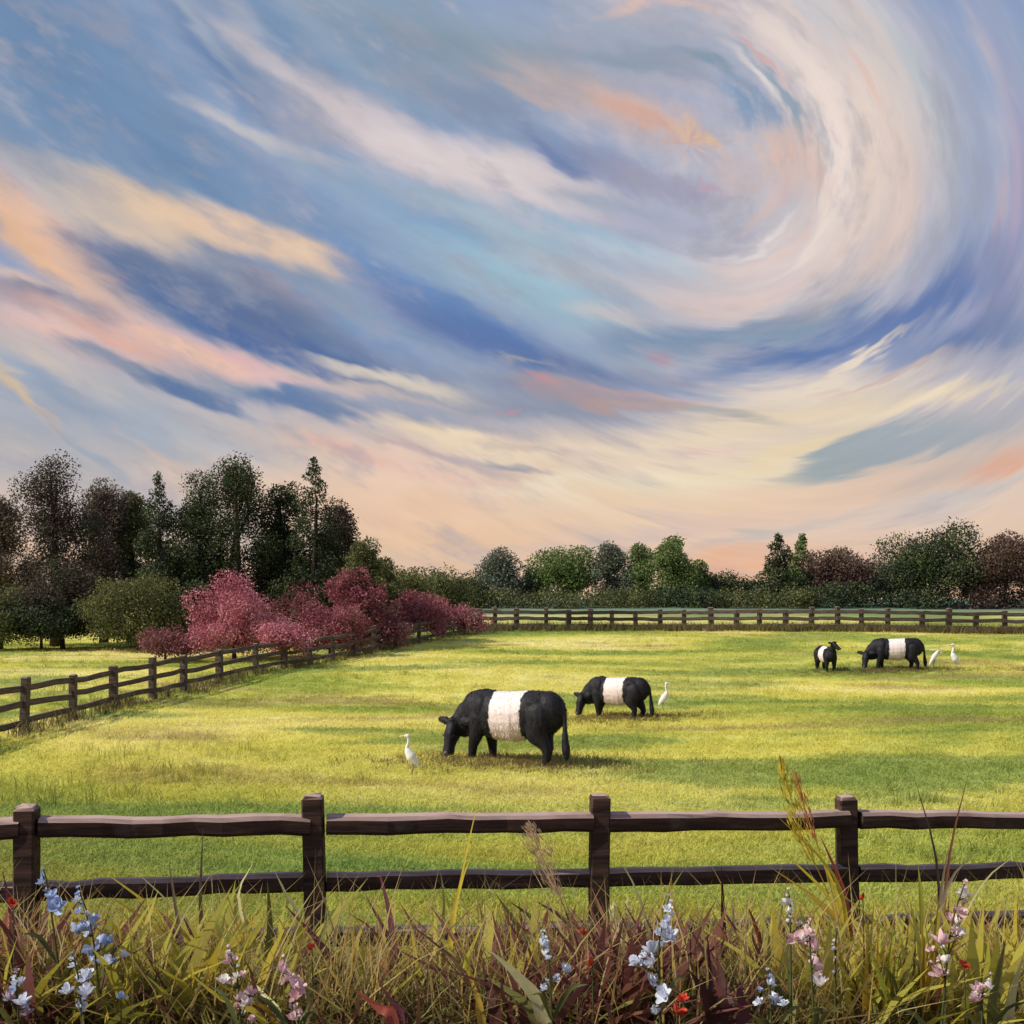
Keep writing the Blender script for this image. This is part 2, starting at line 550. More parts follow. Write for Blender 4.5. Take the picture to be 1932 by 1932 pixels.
def ground(x, y):
    """height of the land: verge bank at the camera, flat pasture, gentle rise to the tree line"""
    x = np.asarray(x, float)
    y = np.asarray(y, float)
    z = 1.12 * (1 - sm(y, 2.0, 7.4))
    z = z - 0.03 * x * np.exp(-((y - 8.0) / 7.0) ** 2) * (np.abs(x) < 60)
    z = z + 0.020 * np.clip(y - 25, 0, 45) + 0.030 * np.clip(y - 70, 0, 50) * (1 - sm(x, -25, -70) * 0)
    z = z - 0.9 * sm(-x, 12, 45) * sm(y, 34, 70)
    r = np.hypot(x, y)
    k = np.exp(-r / 260.0)
    z = z + k * (0.06 * np.sin(x * 0.35 + y * 0.21) + 0.05 * np.sin(x * 0.13 - y * 0.33 + 1.7)) * sm(y, 6, 16)
    return z


def gz(x, y):
    return float(ground(x, y))


def on_ground(px, py, lo=6.0, hi=160.0):
    """where the view ray through a frame point meets the land"""
    u, v = ray(px, py)
    d = lo
    while d < hi:
        if EYE + v * d <= gz(u * d, d):
            break
        d += 0.1
    return Vector((u * d, d, gz(u * d, d)))


def link(o, parent=None):
    COL.objects.link(o)
    if parent is not None:
        o.parent = parent
    return o


def mesh_obj(name, verts, faces, mat, parent=None, smooth=True, mats=None, mat_idx=None):
    me = bpy.data.meshes.new(name)
    me.from_pydata([tuple(v) for v in verts], [], faces)
    for m_ in (mats or [mat]):
        me.materials.append(m_)
    if mat_idx is not None:
        me.polygons.foreach_set('material_index', mat_idx)
    me.polygons.foreach_set('use_smooth', [smooth] * len(me.polygons))
    me.update()
    return link(bpy.data.objects.new(name, me), parent)


def np_mesh(name, V, F, mat, smooth=False):
    """fast mesh from numpy arrays; F is (n,3) or (n,4)"""
    V = np.ascontiguousarray(V, dtype=np.float32)
    F = np.ascontiguousarray(F, dtype=np.int32)
    me = bpy.data.meshes.new(name)
    me.vertices.add(len(V))
    me.vertices.foreach_set('co', V.ravel())
    k = F.shape[1]
    me.loops.add(F.size)
    me.loops.foreach_set('vertex_index', F.ravel())
    me.polygons.add(len(F))
    me.polygons.foreach_set('loop_start', np.arange(0, F.size, k, dtype=np.int32))
    me.polygons.foreach_set('use_smooth', np.full(len(F), smooth))
    me.materials.append(mat)
    me.update(calc_edges=True)
    return me


def tag(o, label=None, cat=None, group=None, kind=None):
    for k_, v_ in (('label', label), ('category', cat), ('group', group), ('kind', kind)):
        if v_:
            o[k_] = v_
    return o


def empty(name, loc, rz=0.0):
    o = bpy.data.objects.new(name, None)
    o.empty_display_size = 0.2
    o.location = loc
    o.rotation_euler = (0, 0, rz)
    return link(o)


def material(name, rough=0.85, spec=0.25):
    m_ = bpy.data.materials.new(name)
    m_.use_nodes = True
    h = NT(m_.node_tree)
    b = m_.node_tree.nodes['Principled BSDF']
    b.inputs['Roughness'].default_value = rough
    b.inputs['Specular IOR Level'].default_value = spec
    return m_, h, b


# ------------------------------------------------------------------ pasture colours, shared by the ground and the grass that grows on it
MEADOW, h, gi, go = group('meadow_colour', [], [('colour', CLR)])
pos = h.n('ShaderNodeNewGeometry').outputs['Position']
mx, my, mz = h.sep(pos)
flat = h.xyz(mx, my, 0.0)
a1, a1c = h.noise(h.mapping(flat, scale=(0.05, 0.085, 1)), 1.0, 4.0, 0.58, 0.6)
a2, a2c = h.noise(h.mapping(flat, loc=(11, 5, 0), scale=(0.10, 0.30, 1)), 1.0, 3.0, 0.55, 0.5)
a3, a3c = h.noise(flat, 1.7, 4.0, 0.65)
c = h.ramp(a1, [(0.34, (0.270, 0.330, 0.075, 1)), (0.43, (0.420, 0.470, 0.090, 1)), (0.51, (0.740, 0.680, 0.165, 1)), (0.61, (0.870, 0.780, 0.310, 1))])
c = h.mix(h.ss(a2, 0.53, 0.62, 0.0, 0.75), c, (0.290, 0.370, 0.095, 1))
c = h.mix(h.ss(a2, 0.44, 0.33, 0.0, 0.60), c, (0.440, 0.330, 0.150, 1))
# lusher and greener close to the near fence and by the verge; bluer beyond the far fence, distant mist painted into the field colour
nearf = h.ss(h.m('ADD', my, h.m('MULTIPLY_ADD', a1, 14.0, -7.0)), 21.0, 9.5)
c = h.mix(h.m('MULTIPLY', nearf, 0.70), c, h.mix(h.ss(a2, 0.40, 0.60), (0.500, 0.490, 0.085, 1), (0.290, 0.420, 0.110, 1)))
olv = h.m('MULTIPLY', h.ss(h.m('ADD', mx, h.m('MULTIPLY', a2, 6.0)), 3.0, -4.0), h.ss(h.m('ADD', my, h.m('MULTIPLY', a1, 6.0)), 19.0, 12.0))
c = h.mix(h.m('MULTIPLY', olv, 0.65), c, (0.430, 0.370, 0.105, 1))
far = h.ss(my, 74.0, 104.0)
c = h.mix(far, c, (0.150, 0.235, 0.170, 1))
wear = h.m('MULTIPLY_ADD', a3, 0.5, 0.75)
h.put(go[0], h.mix(1.0, c, h.xyz(wear, wear, wear), 'MULTIPLY'))

M_ground, h, b = material('pasture', 0.95, 0.1)
g_ = h.n('ShaderNodeGroup', node_tree=MEADOW)
p_ = h.n('ShaderNodeNewGeometry').outputs['Position']
yy = h.sep(p_)[1]
n_, nc = h.noise(p_, 6.0, 5.0, 0.7)
soil = h.mix(n_, (0.045, 0.032, 0.018, 1), (0.090, 0.075, 0.030, 1))
vergemask = h.ss(h.m('ADD', yy, h.m('MULTIPLY', n_, 0.8)), 8.0, 7.2)
h.put(b.inputs['Base Color'], h.mix(vergemask, h.mix(1.0, g_.outputs[0], (0.80, 0.80, 0.80, 1), 'MULTIPLY'), soil))
bm_ = h.n('ShaderNodeBump')
bm_.inputs['Strength'].default_value = 0.35
bm_.inputs['Distance'].default_value = 0.15
h.put(bm_.inputs['Height'], h.noise(p_, 3.0, 6.0, 0.7)[0])
h.put(b.inputs['Normal'], bm_.outputs[0])

ys = np.concatenate([np.arange(-14, 6, 1.0), np.arange(6, 80, 0.5), np.arange(80, 160, 2.5), 160 * 1.14 ** np.arange(0, 27)])
half = np.concatenate([np.arange(0, 40, 0.8), 40 * 1.12 ** np.arange(0, 42)])
xs = np.concatenate([-half[:0:-1], half])
GX, GY = np.meshgrid(xs, ys)
GV = np.stack([GX.ravel(), GY.ravel(), ground(GX, GY).ravel()], 1)
nx, ny = len(xs), len(ys)
idx = np.arange(nx * ny).reshape(ny, nx)
GF = np.stack([idx[:-1, :-1], idx[:-1, 1:], idx[1:, 1:], idx[1:, :-1]], -1).reshape(-1, 4)
land = link(bpy.data.objects.new('pasture_ground', np_mesh('pasture_ground', GV, GF, M_ground, True)))
tag(land, 'rolling yellow green pasture running from the verge to the tree line', kind='structure')


# ------------------------------------------------------------------ grass: instanced tufts, one object per kind of growth
def grass_material(name, base=None, tint=((0.90, 0.92, 0.90), (1.12, 1.10, 1.08)), trans=0.48):
    m_, h, b = material(name, 0.75, 0.2)
    ri = h.n('ShaderNodeObjectInfo').outputs['Random']
    isl = h.n('ShaderNodeNewGeometry').outputs['Random Per Island']
    if base is None:
        g_ = h.n('ShaderNodeGroup', node_tree=MEADOW)
        col = g_.outputs[0]
    else:
        col = h.ramp(h.m('FRACT', h.m('ADD', ri, h.m('MULTIPLY', isl, 0.55))), [(i / max(1, len(base) - 1), (*c_, 1)) for i, c_ in enumerate(base)])
    tn = h.mix(isl, (*tint[0], 1), (*tint[1], 1))
    col = h.mix(1.0, col, tn, 'MULTIPLY')
    h.put(b.inputs['Base Color'], col)
    tr = h.n('ShaderNodeBsdfTranslucent')
    h.put(tr.inputs[0], col)
    mx_ = h.n('ShaderNodeMixShader')
    mx_.inputs[0].default_value = trans
    out = m_.node_tree.nodes['Material Output']
    m_.node_tree.links.new(b.outputs[0], mx_.inputs[1])
    m_.node_tree.links.new(tr.outputs[0], mx_.inputs[2])
    m_.node_tree.links.new(mx_.outputs[0], out.inputs[0])
    return m_


def blade_set(n, hgt, width, spread, lean, rng, segs=3, droop=0.5):
    """n curved blades about the origin"""
    V, F = [], []
    for _ in range(n):
        a = rng.uniform(0, 2 * math.pi)
        r = spread * math.sqrt(rng.uniform(0, 1))
        ox, oy = r * math.cos(a), r * math.sin(a)
        d = rng.uniform(0, 2 * math.pi)
        L = hgt * rng.uniform(0.55, 1.1)
        le = lean * rng.uniform(0.2, 1.3)
        w = width * rng.uniform(0.7, 1.3)
        fx = rng.uniform(0, math.pi)
        wx, wy = math.cos(fx), math.sin(fx)
        i0 = len(V)
        for s in range(segs + 1):
            t = s / segs
            off = le * L * (t ** 2) * (1 + droop * t)
            z = L * (t - 0.22 * le * t * t * (1 + droop))
            cx, cy = ox + off * math.cos(d), oy + off * math.sin(d)
            if s == segs:
                V.append((cx, cy, z))
            else:
                ww = w * (1 - 0.65 * t) * 0.5
                V.append((cx - wx * ww, cy - wy * ww, z))
                V.append((cx + wx * ww, cy + wy * ww, z))
        for s in range(segs - 1):
            k = i0 + 2 * s
            F += [(k, k + 1, k + 3), (k, k + 3, k + 2)]
        k = i0 + 2 * (segs - 1)
        F.append((k, k + 1, k + 2))
    return np.array(V), np.array(F)


HOLD = bpy.data.collections.new('grass_sources')            # not linked to the scene: only instanced


def scatter(name, label, pts, scales, variants, mat, tilt=0.12):
    """one stuff object that instances tuft meshes on the given points"""
    srcs = bpy.data.collections.new(name + '_tufts')
    for i, (V, F) in enumerate(variants):
        srcs.objects.link(bpy.data.objects.new(name + '_tuft', np_mesh(name + '_tuft', V, F, mat)))
    me = bpy.data.meshes.new(name)
    me.vertices.add(len(pts))
    me.vertices.foreach_set('co', np.ascontiguousarray(pts, dtype=np.float32).ravel())
    at_ = me.attributes.new('size', 'FLOAT', 'POINT')
    at_.data.foreach_set('value', np.ascontiguousarray(scales, dtype=np.float32))
    rt = np.stack([RNG.normal(0, tilt, len(pts)), RNG.normal(0, tilt, len(pts)), RNG.uniform(0, 6.283, len(pts))], 1)
    ar = me.attributes.new('turn', 'FLOAT_VECTOR', 'POINT')
    ar.data.foreach_set('vector', np.ascontiguousarray(rt, dtype=np.float32).ravel())
    o = link(bpy.data.objects.new(name, me))
    ng = bpy.data.node_groups.new(name, 'GeometryNodeTree')
    ng.interface.new_socket('Geometry', in_out='INPUT', socket_type='NodeSocketGeometry')
    ng.interface.new_socket('Geometry', in_out='OUTPUT', socket_type='NodeSocketGeometry')
    n_ = ng.nodes
    gi_, go_ = n_.new('NodeGroupInput'), n_.new('NodeGroupOutput')
    iop = n_.new('GeometryNodeInstanceOnPoints')
    ci = n_.new('GeometryNodeCollectionInfo')
    ci.inputs[0].default_value = srcs
    ci.inputs['Separate Children'].default_value = True
    ci.inputs['Reset Children'].default_value = True
    s_ = n_.new('GeometryNodeInputNamedAttribute')
    s_.data_type = 'FLOAT'
    s_.inputs[0].default_value = 'size'
    r_ = n_.new('GeometryNodeInputNamedAttribute')
    r_.data_type = 'FLOAT_VECTOR'
    r_.inputs[0].default_value = 'turn'
    e2r = n_.new('FunctionNodeEulerToRotation')
    rv = n_.new('FunctionNodeRandomValue')
    rv.data_type = 'INT'
    [s for s in rv.inputs if s.type == 'INT' and s.name == 'Min'][0].default_value = 0
    [s for s in rv.inputs if s.type == 'INT' and s.name == 'Max'][0].default_value = len(variants) - 1
    L = ng.links
    L.new(gi_.outputs[0], iop.inputs['Points'])
    L.new(ci.outputs[0], iop.inputs['Instance'])
    iop.inputs['Pick Instance'].default_value = True
    L.new([s for s in rv.outputs if s.type == 'INT'][0], iop.inputs['Instance Index'])
    L.new(r_.outputs[0], e2r.inputs[0])
    L.new(e2r.outputs[0], iop.inputs['Rotation'])
    L.new(s_.outputs[0], iop.inputs['Scale'])
    L.new(iop.outputs[0], go_.inputs[0])
    md = o.modifiers.new('scatter', 'NODES')
    md.node_group = ng
    return tag(o, label, kind='stuff')


def field_points(n, y0, y1, u0=-0.56, u1=0.56, keep=None):
    """points spread evenly over the view's ground: log depth, even bearing"""
    y = np.exp(RNG.uniform(math.log(y0), math.log(y1), n))
    x = RNG.uniform(u0, u1, n) * y
    if keep is not None:
        k = keep(x, y)
        x, y = x[k], y[k]
    return np.stack([x, y, ground(x, y)], 1)


M_grass = grass_material('pasture_grass')
v = [blade_set(18, 0.062, 0.014, 0.20, 0.9, RNG) for _ in range(6)]
p = field_points(70000, 7.4, 74.0)
scatter('pasture_grass', 'short grazed yellow green grass all over the pasture', p, RNG.uniform(0.6, 1.25, len(p)) * (0.85 + p[:, 1] / 80.0), v, M_grass)
# ranker clumps missed by the cattle
v = [blade_set(22, 0.26, 0.013, 0.16, 0.5, RNG) for _ in range(5)]
p = field_points(5000, 8.0, 66.0, keep=lambda x, y: (np.sin(x * 0.5 + 1.3) * np.sin(y * 0.31 + x * 0.1) + RNG.normal(0, 0.35, len(x))) > 0.75)
scatter('rank_grass', 'taller uneaten grass clumps dotted about the pasture', p, RNG.uniform(0.5, 1.2, len(p)), v, grass_material('rank_grass', tint=((0.55, 0.6, 0.55), (1.0, 1.0, 0.9))))

# ------------------------------------------------------------------ fences
def wood(name, dark, mid, sunlit_top, sunlit_amt):
    m_, h, b = material(name, 0.8, 0.2)
    tc = h.n('ShaderNodeTexCoord').outputs['Object']
    st = h.mapping(tc, scale=(1.2, 14, 14))
    n1, _ = h.noise(st, 1.6, 5.0, 0.65)
    n2, _ = h.noise(tc, 3.0, 4.0, 0.6)
    c = h.mix(h.ss(n1, 0.3, 0.75), (*dark, 1), (*mid, 1))
    n3, _ = h.noise(h.mapping(tc, scale=(0.9, 26, 26)), 1.0, 3.0, 0.8)
    c = h.mix(h.ss(n3, 0.60, 0.68, 0.0, 0.8), c, (*[d_ * 0.35 for d_ in dark], 1))
    c = h.mix(h.ss(n2, 0.60, 0.78, 0.0, 0.5), c, (0.16, 0.125, 0.105, 1))
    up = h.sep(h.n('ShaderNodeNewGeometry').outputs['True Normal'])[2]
    # sunlit tops painted in: up-facing faces mixed to a paler colour, in blotches
    c = h.mix(h.m('MULTIPLY', h.ss(up, 0.35, 0.95), h.ss(n2, 0.18, 0.62, 0.35 * sunlit_amt, sunlit_amt)), c, (*sunlit_top, 1))
    h.put(b.inputs['Base Color'], c)
    bp = h.n('ShaderNodeBump')
    bp.inputs['Strength'].default_value = 0.6
    bp.inputs['Distance'].default_value = 0.01
    h.put(bp.inputs['Height'], n1)
    h.put(b.inputs['Normal'], bp.outputs[0])
    return m_


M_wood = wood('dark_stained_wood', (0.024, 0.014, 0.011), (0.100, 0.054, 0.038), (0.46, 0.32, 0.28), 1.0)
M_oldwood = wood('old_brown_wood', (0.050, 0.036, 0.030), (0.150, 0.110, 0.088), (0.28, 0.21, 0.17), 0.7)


def beam(name, p0, p1, wid, hgt, mat, parent, rng, segs=8, wob=0.012, cham=0.012):
    """a hand sawn rail between two points (parent-local): length along X in its own frame, edges chamfered and uneven"""
    p0, p1 = Vector(p0), Vector(p1)
    d = p1 - p0
    L = d.length
    prof = [(-wid / 2, -hgt / 2 + cham), (-wid / 2 + cham, -hgt / 2), (wid / 2 - cham, -hgt / 2), (wid / 2, -hgt / 2 + cham),
            (wid / 2, hgt / 2 - cham), (wid / 2 - cham, hgt / 2), (-wid / 2 + cham, hgt / 2), (-wid / 2, hgt / 2 - cham)]
    V, F = [], []
    for s in range(segs + 1):
        oy, oz = rng.normal(0, wob), rng.normal(0, wob)
        k = 1 + rng.normal(0, 0.03)
        for (y, z) in prof:
            V.append((L * s / segs, y * k + oy + rng.normal(0, wob * 0.2), z * k + oz + rng.normal(0, wob * 0.2)))
    for s in range(segs):
        for i in range(8):
            j = (i + 1) % 8
            F.append((s * 8 + i, (s + 1) * 8 + i, (s + 1) * 8 + j, s * 8 + j))
    F.append(tuple(range(7, -1, -1))[::-1])
    F.append(tuple(segs * 8 + i for i in range(7, -1, -1)))
    o = mesh_obj(name, V, F, mat, parent, smooth=False)
    o.location = p0
    o.rotation_euler = d.to_track_quat('X', 'Z').to_euler()
    return o


def upright(name, x, y, z0, z1, wid, dep, mat, parent, rng, rz=0.0, top=0.02):
    """a square post with a slightly domed top"""
    V, F = [], []
    lev = [z0, z0 + (z1 - z0) * 0.35, z0 + (z1 - z0) * 0.7, z1 - top, z1]
    for i, z in enumerate(lev):
        k = 1.0 if i < 4 else 0.78
        jx, jy = rng.normal(0, wid * 0.03), rng.normal(0, wid * 0.03)
        c_ = 0.16
        for (a, b_) in ((-1 + c_, -1), (1 - c_, -1), (1, -1 + c_), (1, 1 - c_), (1 - c_, 1), (-1 + c_, 1), (-1, 1 - c_), (-1, -1 + c_)):
            V.append((a * wid / 2 * k + jx, b_ * dep / 2 * k + jy, z - z0 + (rng.normal(0, 0.004) if i == 4 else 0)))
    for s in range(len(lev) - 1):
        for i in range(8):
            j = (i + 1) % 8
            F.append((s * 8 + i, s * 8 + j, (s + 1) * 8 + j, (s + 1) * 8 + i))
    n = len(V)
    V.append((0, 0, z1 - z0 + 0.012))
    for i in range(8):
        F.append((32 + i, 32 + (i + 1) % 8, n))
    F.append(tuple(range(7, -1, -1)))
    o = mesh_obj(name, V, F, mat, parent, smooth=False)
    o.location = (x, y, z0)
    o.rotation_euler = (rng.normal(0, 0.012), rng.normal(0, 0.018), rz)
    return o


frng = np.random.default_rng(5)
# near fence: posts and three rails, crossing the whole foreground
front = tag(empty('post_and_rail_fence', (0, 7.2, gz(0, 7.2))), 'large dark brown three rail wooden fence crossing behind the wildflowers', 'fence', 'wooden field fences')
FO = front.location
posts = [(-1010, 1524, 0, 6.1, 1), (-480, 1522, 0, 6.35, 1), (58, 1520, 1, 6.62, 1), (600, 1499, 1, 7.0, 1), (1130, 1499, 1, 7.3, 1), (1606, 1503, 1, 7.85, 1), (2060, 1506, 0, 8.3, 1), (2500, 1508, 0, 8.7, 1)]
P = []
for (px, py, vis, d, _k) in posts:
    t = at(px, py, d)
    P.append(t)
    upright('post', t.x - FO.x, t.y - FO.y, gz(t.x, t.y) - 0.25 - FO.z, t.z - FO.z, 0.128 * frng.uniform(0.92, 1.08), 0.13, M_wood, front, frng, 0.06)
rail_rows = {0: 1546, 1: 1656, 2: 1757}
rows = [  # rail centre rows at each post
    (1556, 1684, 1790), (1554, 1680, 1786), (1556, 1676, 1778), (1548, 1656, 1762), (1545, 1649, 1752), (1540, 1641, 1738), (1543, 1636, 1722), (1545, 1632, 1712)]
for i in range(len(P) - 1):
    for k in range(3):
        a = at(posts[i][0], rows[i][k] + 6, P[i].y)
        b_ = at(posts[i + 1][0], rows[i + 1][k] + 6, P[i + 1].y)
        dirv = (b_ - a).normalized()
        a = a + dirv * 0.052
        b_ = b_ - dirv * 0.052
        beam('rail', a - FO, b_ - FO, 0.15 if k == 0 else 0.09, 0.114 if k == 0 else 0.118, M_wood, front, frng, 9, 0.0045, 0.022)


def field_fence(name, label, pts, hgt, rails, mat, wid, rail_h):
    """posts standing on the land along a list of points, with rails from post to post"""
    o0 = Vector((pts[0][0], pts[0][1], gz(pts[0][0], pts[0][1])))
    root = tag(empty(name, o0), label, 'fence', 'wooden field fences')
    Q = []
    for (x, y) in pts:
        z = gz(x, y)
        hh = hgt * frng.uniform(0.93, 1.1)
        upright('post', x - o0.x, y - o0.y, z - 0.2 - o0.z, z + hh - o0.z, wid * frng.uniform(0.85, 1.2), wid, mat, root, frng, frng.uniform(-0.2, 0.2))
        Q.append(Vector((x, y, z)))
    for a, b_ in zip(Q[:-1], Q[1:]):
        for k in rails:
            j = frng.normal(0, 0.02, 2)
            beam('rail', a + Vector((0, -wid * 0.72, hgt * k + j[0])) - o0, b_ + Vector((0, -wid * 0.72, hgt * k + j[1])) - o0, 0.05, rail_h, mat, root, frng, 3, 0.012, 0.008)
    return root


lp = [(-300, 1490), (-175, 1446), (-62, 1412), (45, 1384), (138, 1359), (213, 1338), (288, 1319), (347, 1306), (415, 1289), (483, 1272), (537, 1263), (586, 1256), (628, 1248), (668, 1239), (705, 1231), (745, 1223), (790, 1214), (834, 1205), (876, 1197)]
left_pts = [(q_.x, q_.y) for q_ in (on_ground(a, b_) for a, b_ in lp)]
bx = [905, 935, 975, 1030, 1072, 1114, 1155, 1199, 1246, 1291, 1342, 1389, 1432, 1482, 1530, 1580, 1626, 1675, 1740, 1790, 1841, 1896, 1950, 2010, 2070, 2130]
back_pts = []
for i, a in enumerate(bx):
    q_ = on_ground(a, 1191 + 6 * sm(a, 1500, 2000))
    back_pts.append((q_.x, q_.y))
field_fence('paddock_fence', 'brown paddock fence climbing past the pink bushes on the left', left_pts, 1.06, (0.86, 0.55, 0.22), M_oldwood, 0.17, 0.13)
field_fence('boundary_fence', 'long low brown boundary fence across the far side of the pasture', back_pts, 1.34, (0.86, 0.56, 0.24), M_oldwood, 0.26, 0.21)


# coarse brown weeds grown up through the far fences
def along_fence(pts, n, wid):
    P_ = np.array(pts)
    seg = np.hypot(*np.diff(P_, axis=0).T)
    w_ = np.sqrt(seg)
    k = RNG.choice(len(seg), n, p=w_ / w_.sum())
    t = RNG.uniform(0, 1, n)[:, None]
    q_ = P_[k] * (1 - t) + P_[k + 1] * t + RNG.normal(0, wid, (n, 2))
    return np.stack([q_[:, 0], q_[:, 1], ground(q_[:, 0], q_[:, 1])], 1)


V_weed = [blade_set(14, 0.62, 0.030, 0.30, 0.45, RNG, 3, 0.6) for _ in range(5)]
M_weed = grass_material('fence_weeds', [(0.190, 0.140, 0.085), (0.260, 0.220, 0.090), (0.150, 0.105, 0.075), (0.320, 0.300, 0.100)])
p = along_fence(left_pts, 420, 0.25)
scatter('fence_weeds', 'brown weeds grown up along the paddock fence on the left', p, RNG.uniform(0.3, 0.8, len(p)), V_weed, M_weed)
p = along_fence(back_pts, 1500, 0.35)
scatter('fence_weeds', 'brown weeds grown up along the far boundary fence', p, RNG.uniform(0.5, 1.25, len(p)), V_weed, M_weed)

# ------------------------------------------------------------------ trees and bushes
trng = np.random.default_rng(21)


def leaf_material(name, cols, scale=0.5, trans=0.25, spread=0.5):
    """leaves whose colour wanders through the crown in patches and from leaf to leaf"""
    m_, h, b = material(name, 0.65, 0.3)
    tc = h.n('ShaderNodeTexCoord').outputs['Object']
    rnd = h.n('ShaderNodeObjectInfo').outputs['Random']
    isl = h.n('ShaderNodeNewGeometry').outputs['Random Per Island']
    n1, _ = h.noise(h.mapping(tc, loc=(3, 1, 2)), scale, 3.0, 0.6)
    f = h.m('ADD', h.m('MULTIPLY_ADD', h.m('SUBTRACT', n1, 0.5), 1.9, 0.5), h.m('MULTIPLY_ADD', isl, spread, -spread / 2), clamp=True)
    col = h.ramp(f, [(i / max(1, len(cols) - 1), (*c_, 1)) for i, c_ in enumerate(cols)])
    k = h.m('MULTIPLY_ADD', isl, 0.5, 0.75)
    col = h.mix(1.0, col, h.xyz(k, k, k), 'MULTIPLY')
    h.put(b.inputs['Base Color'], col)
    tr = h.n('ShaderNodeBsdfTranslucent')
    h.put(tr.inputs[0], col)
    mx_ = h.n('ShaderNodeMixShader')
    mx_.inputs[0].default_value = trans
    out = m_.node_tree.nodes['Material Output']
    for a_, i in ((b.outputs[0], 1), (tr.outputs[0], 2)):
        m_.node_tree.links.new(a_, mx_.inputs[i])
    m_.node_tree.links.new(mx_.outputs[0], out.inputs[0])
    return m_


def leaves_mesh(name, centres, size, mat, rng, stretch=0.55, up=0.0):
    """one small pointed leaf spray (a bent kite of two triangles) per centre"""
    n = len(centres)
    a = rng.normal(0, 1, (n, 3))
    a[:, 2] += up
    a /= np.linalg.norm(a, axis=1, keepdims=True) + 1e-9
    b = rng.normal(0, 1, (n, 3))
    b -= a * (a * b).sum(1, keepdims=True)
    b /= np.linalg.norm(b, axis=1, keepdims=True) + 1e-9
    c = np.cross(a, b)
    s = size * rng.uniform(0.55, 1.35, (n, 1))
    w = s * stretch
    V = np.stack([centres - a * s * 0.5, centres + b * w * 0.5 + c * s * 0.08, centres + a * s * 0.5, centres - b * w * 0.5 + c * s * 0.08], 1).reshape(-1, 3)
    i = np.arange(n)[:, None] * 4
    F = np.concatenate([i + [[0, 1, 3]], i + [[1, 2, 3]]], 0)
    return np_mesh(name, V, F, mat)


def tube(path, radii, sides=7):
    V, F = [], []
    for k, (p, r) in enumerate(zip(path, radii)):
        p = Vector(p)
        d = (Vector(path[min(k + 1, len(path) - 1)]) - Vector(path[max(k - 1, 0)])).normalized()
        s = d.cross(Vector((0.31, 0.95, 0.11)))
        s.normalize()
        t = d.cross(s)
        for i in range(sides):
            a = 2 * math.pi * i / sides
            V.append(tuple(p + s * (r * math.cos(a)) + t * (r * math.sin(a))))
    for k in range(len(path) - 1):
        for i in range(sides):
            j = (i + 1) % sides
            F.append((k * sides + i, k * sides + j, (k + 1) * sides + j, (k + 1) * sides + i))
    F.append(tuple(range(sides - 1, -1, -1)))
    F.append(tuple((len(path) - 1) * sides + i for i in range(sides)))
    return V, F


def tubes_obj(name, tubes, mat, parent=None, smooth=True):
    V, F = [], []
    for path, radii, sides in tubes:
        v_, f_ = tube(path, radii, sides)
        o_ = len(V)
        V += v_
        F += [tuple(i + o_ for i in f) for f in f_]
    return mesh_obj(name, V, F, mat, parent, smooth)


M_bark, h, b = material('bark', 0.9, 0.15)
tc_ = h.n('ShaderNodeTexCoord').outputs['Object']
nb, _ = h.noise(h.mapping(tc_, scale=(6, 6, 1.2)), 1.5, 5.0, 0.7)
h.put(b.inputs['Base Color'], h.mix(nb, (0.022, 0.016, 0.013, 1), (0.085, 0.062, 0.048, 1)))
bp_ = h.n('ShaderNodeBump')
bp_.inputs['Distance'].default_value = 0.04
h.put(bp_.inputs['Height'], nb)
h.put(b.inputs['Normal'], bp_.outputs[0])


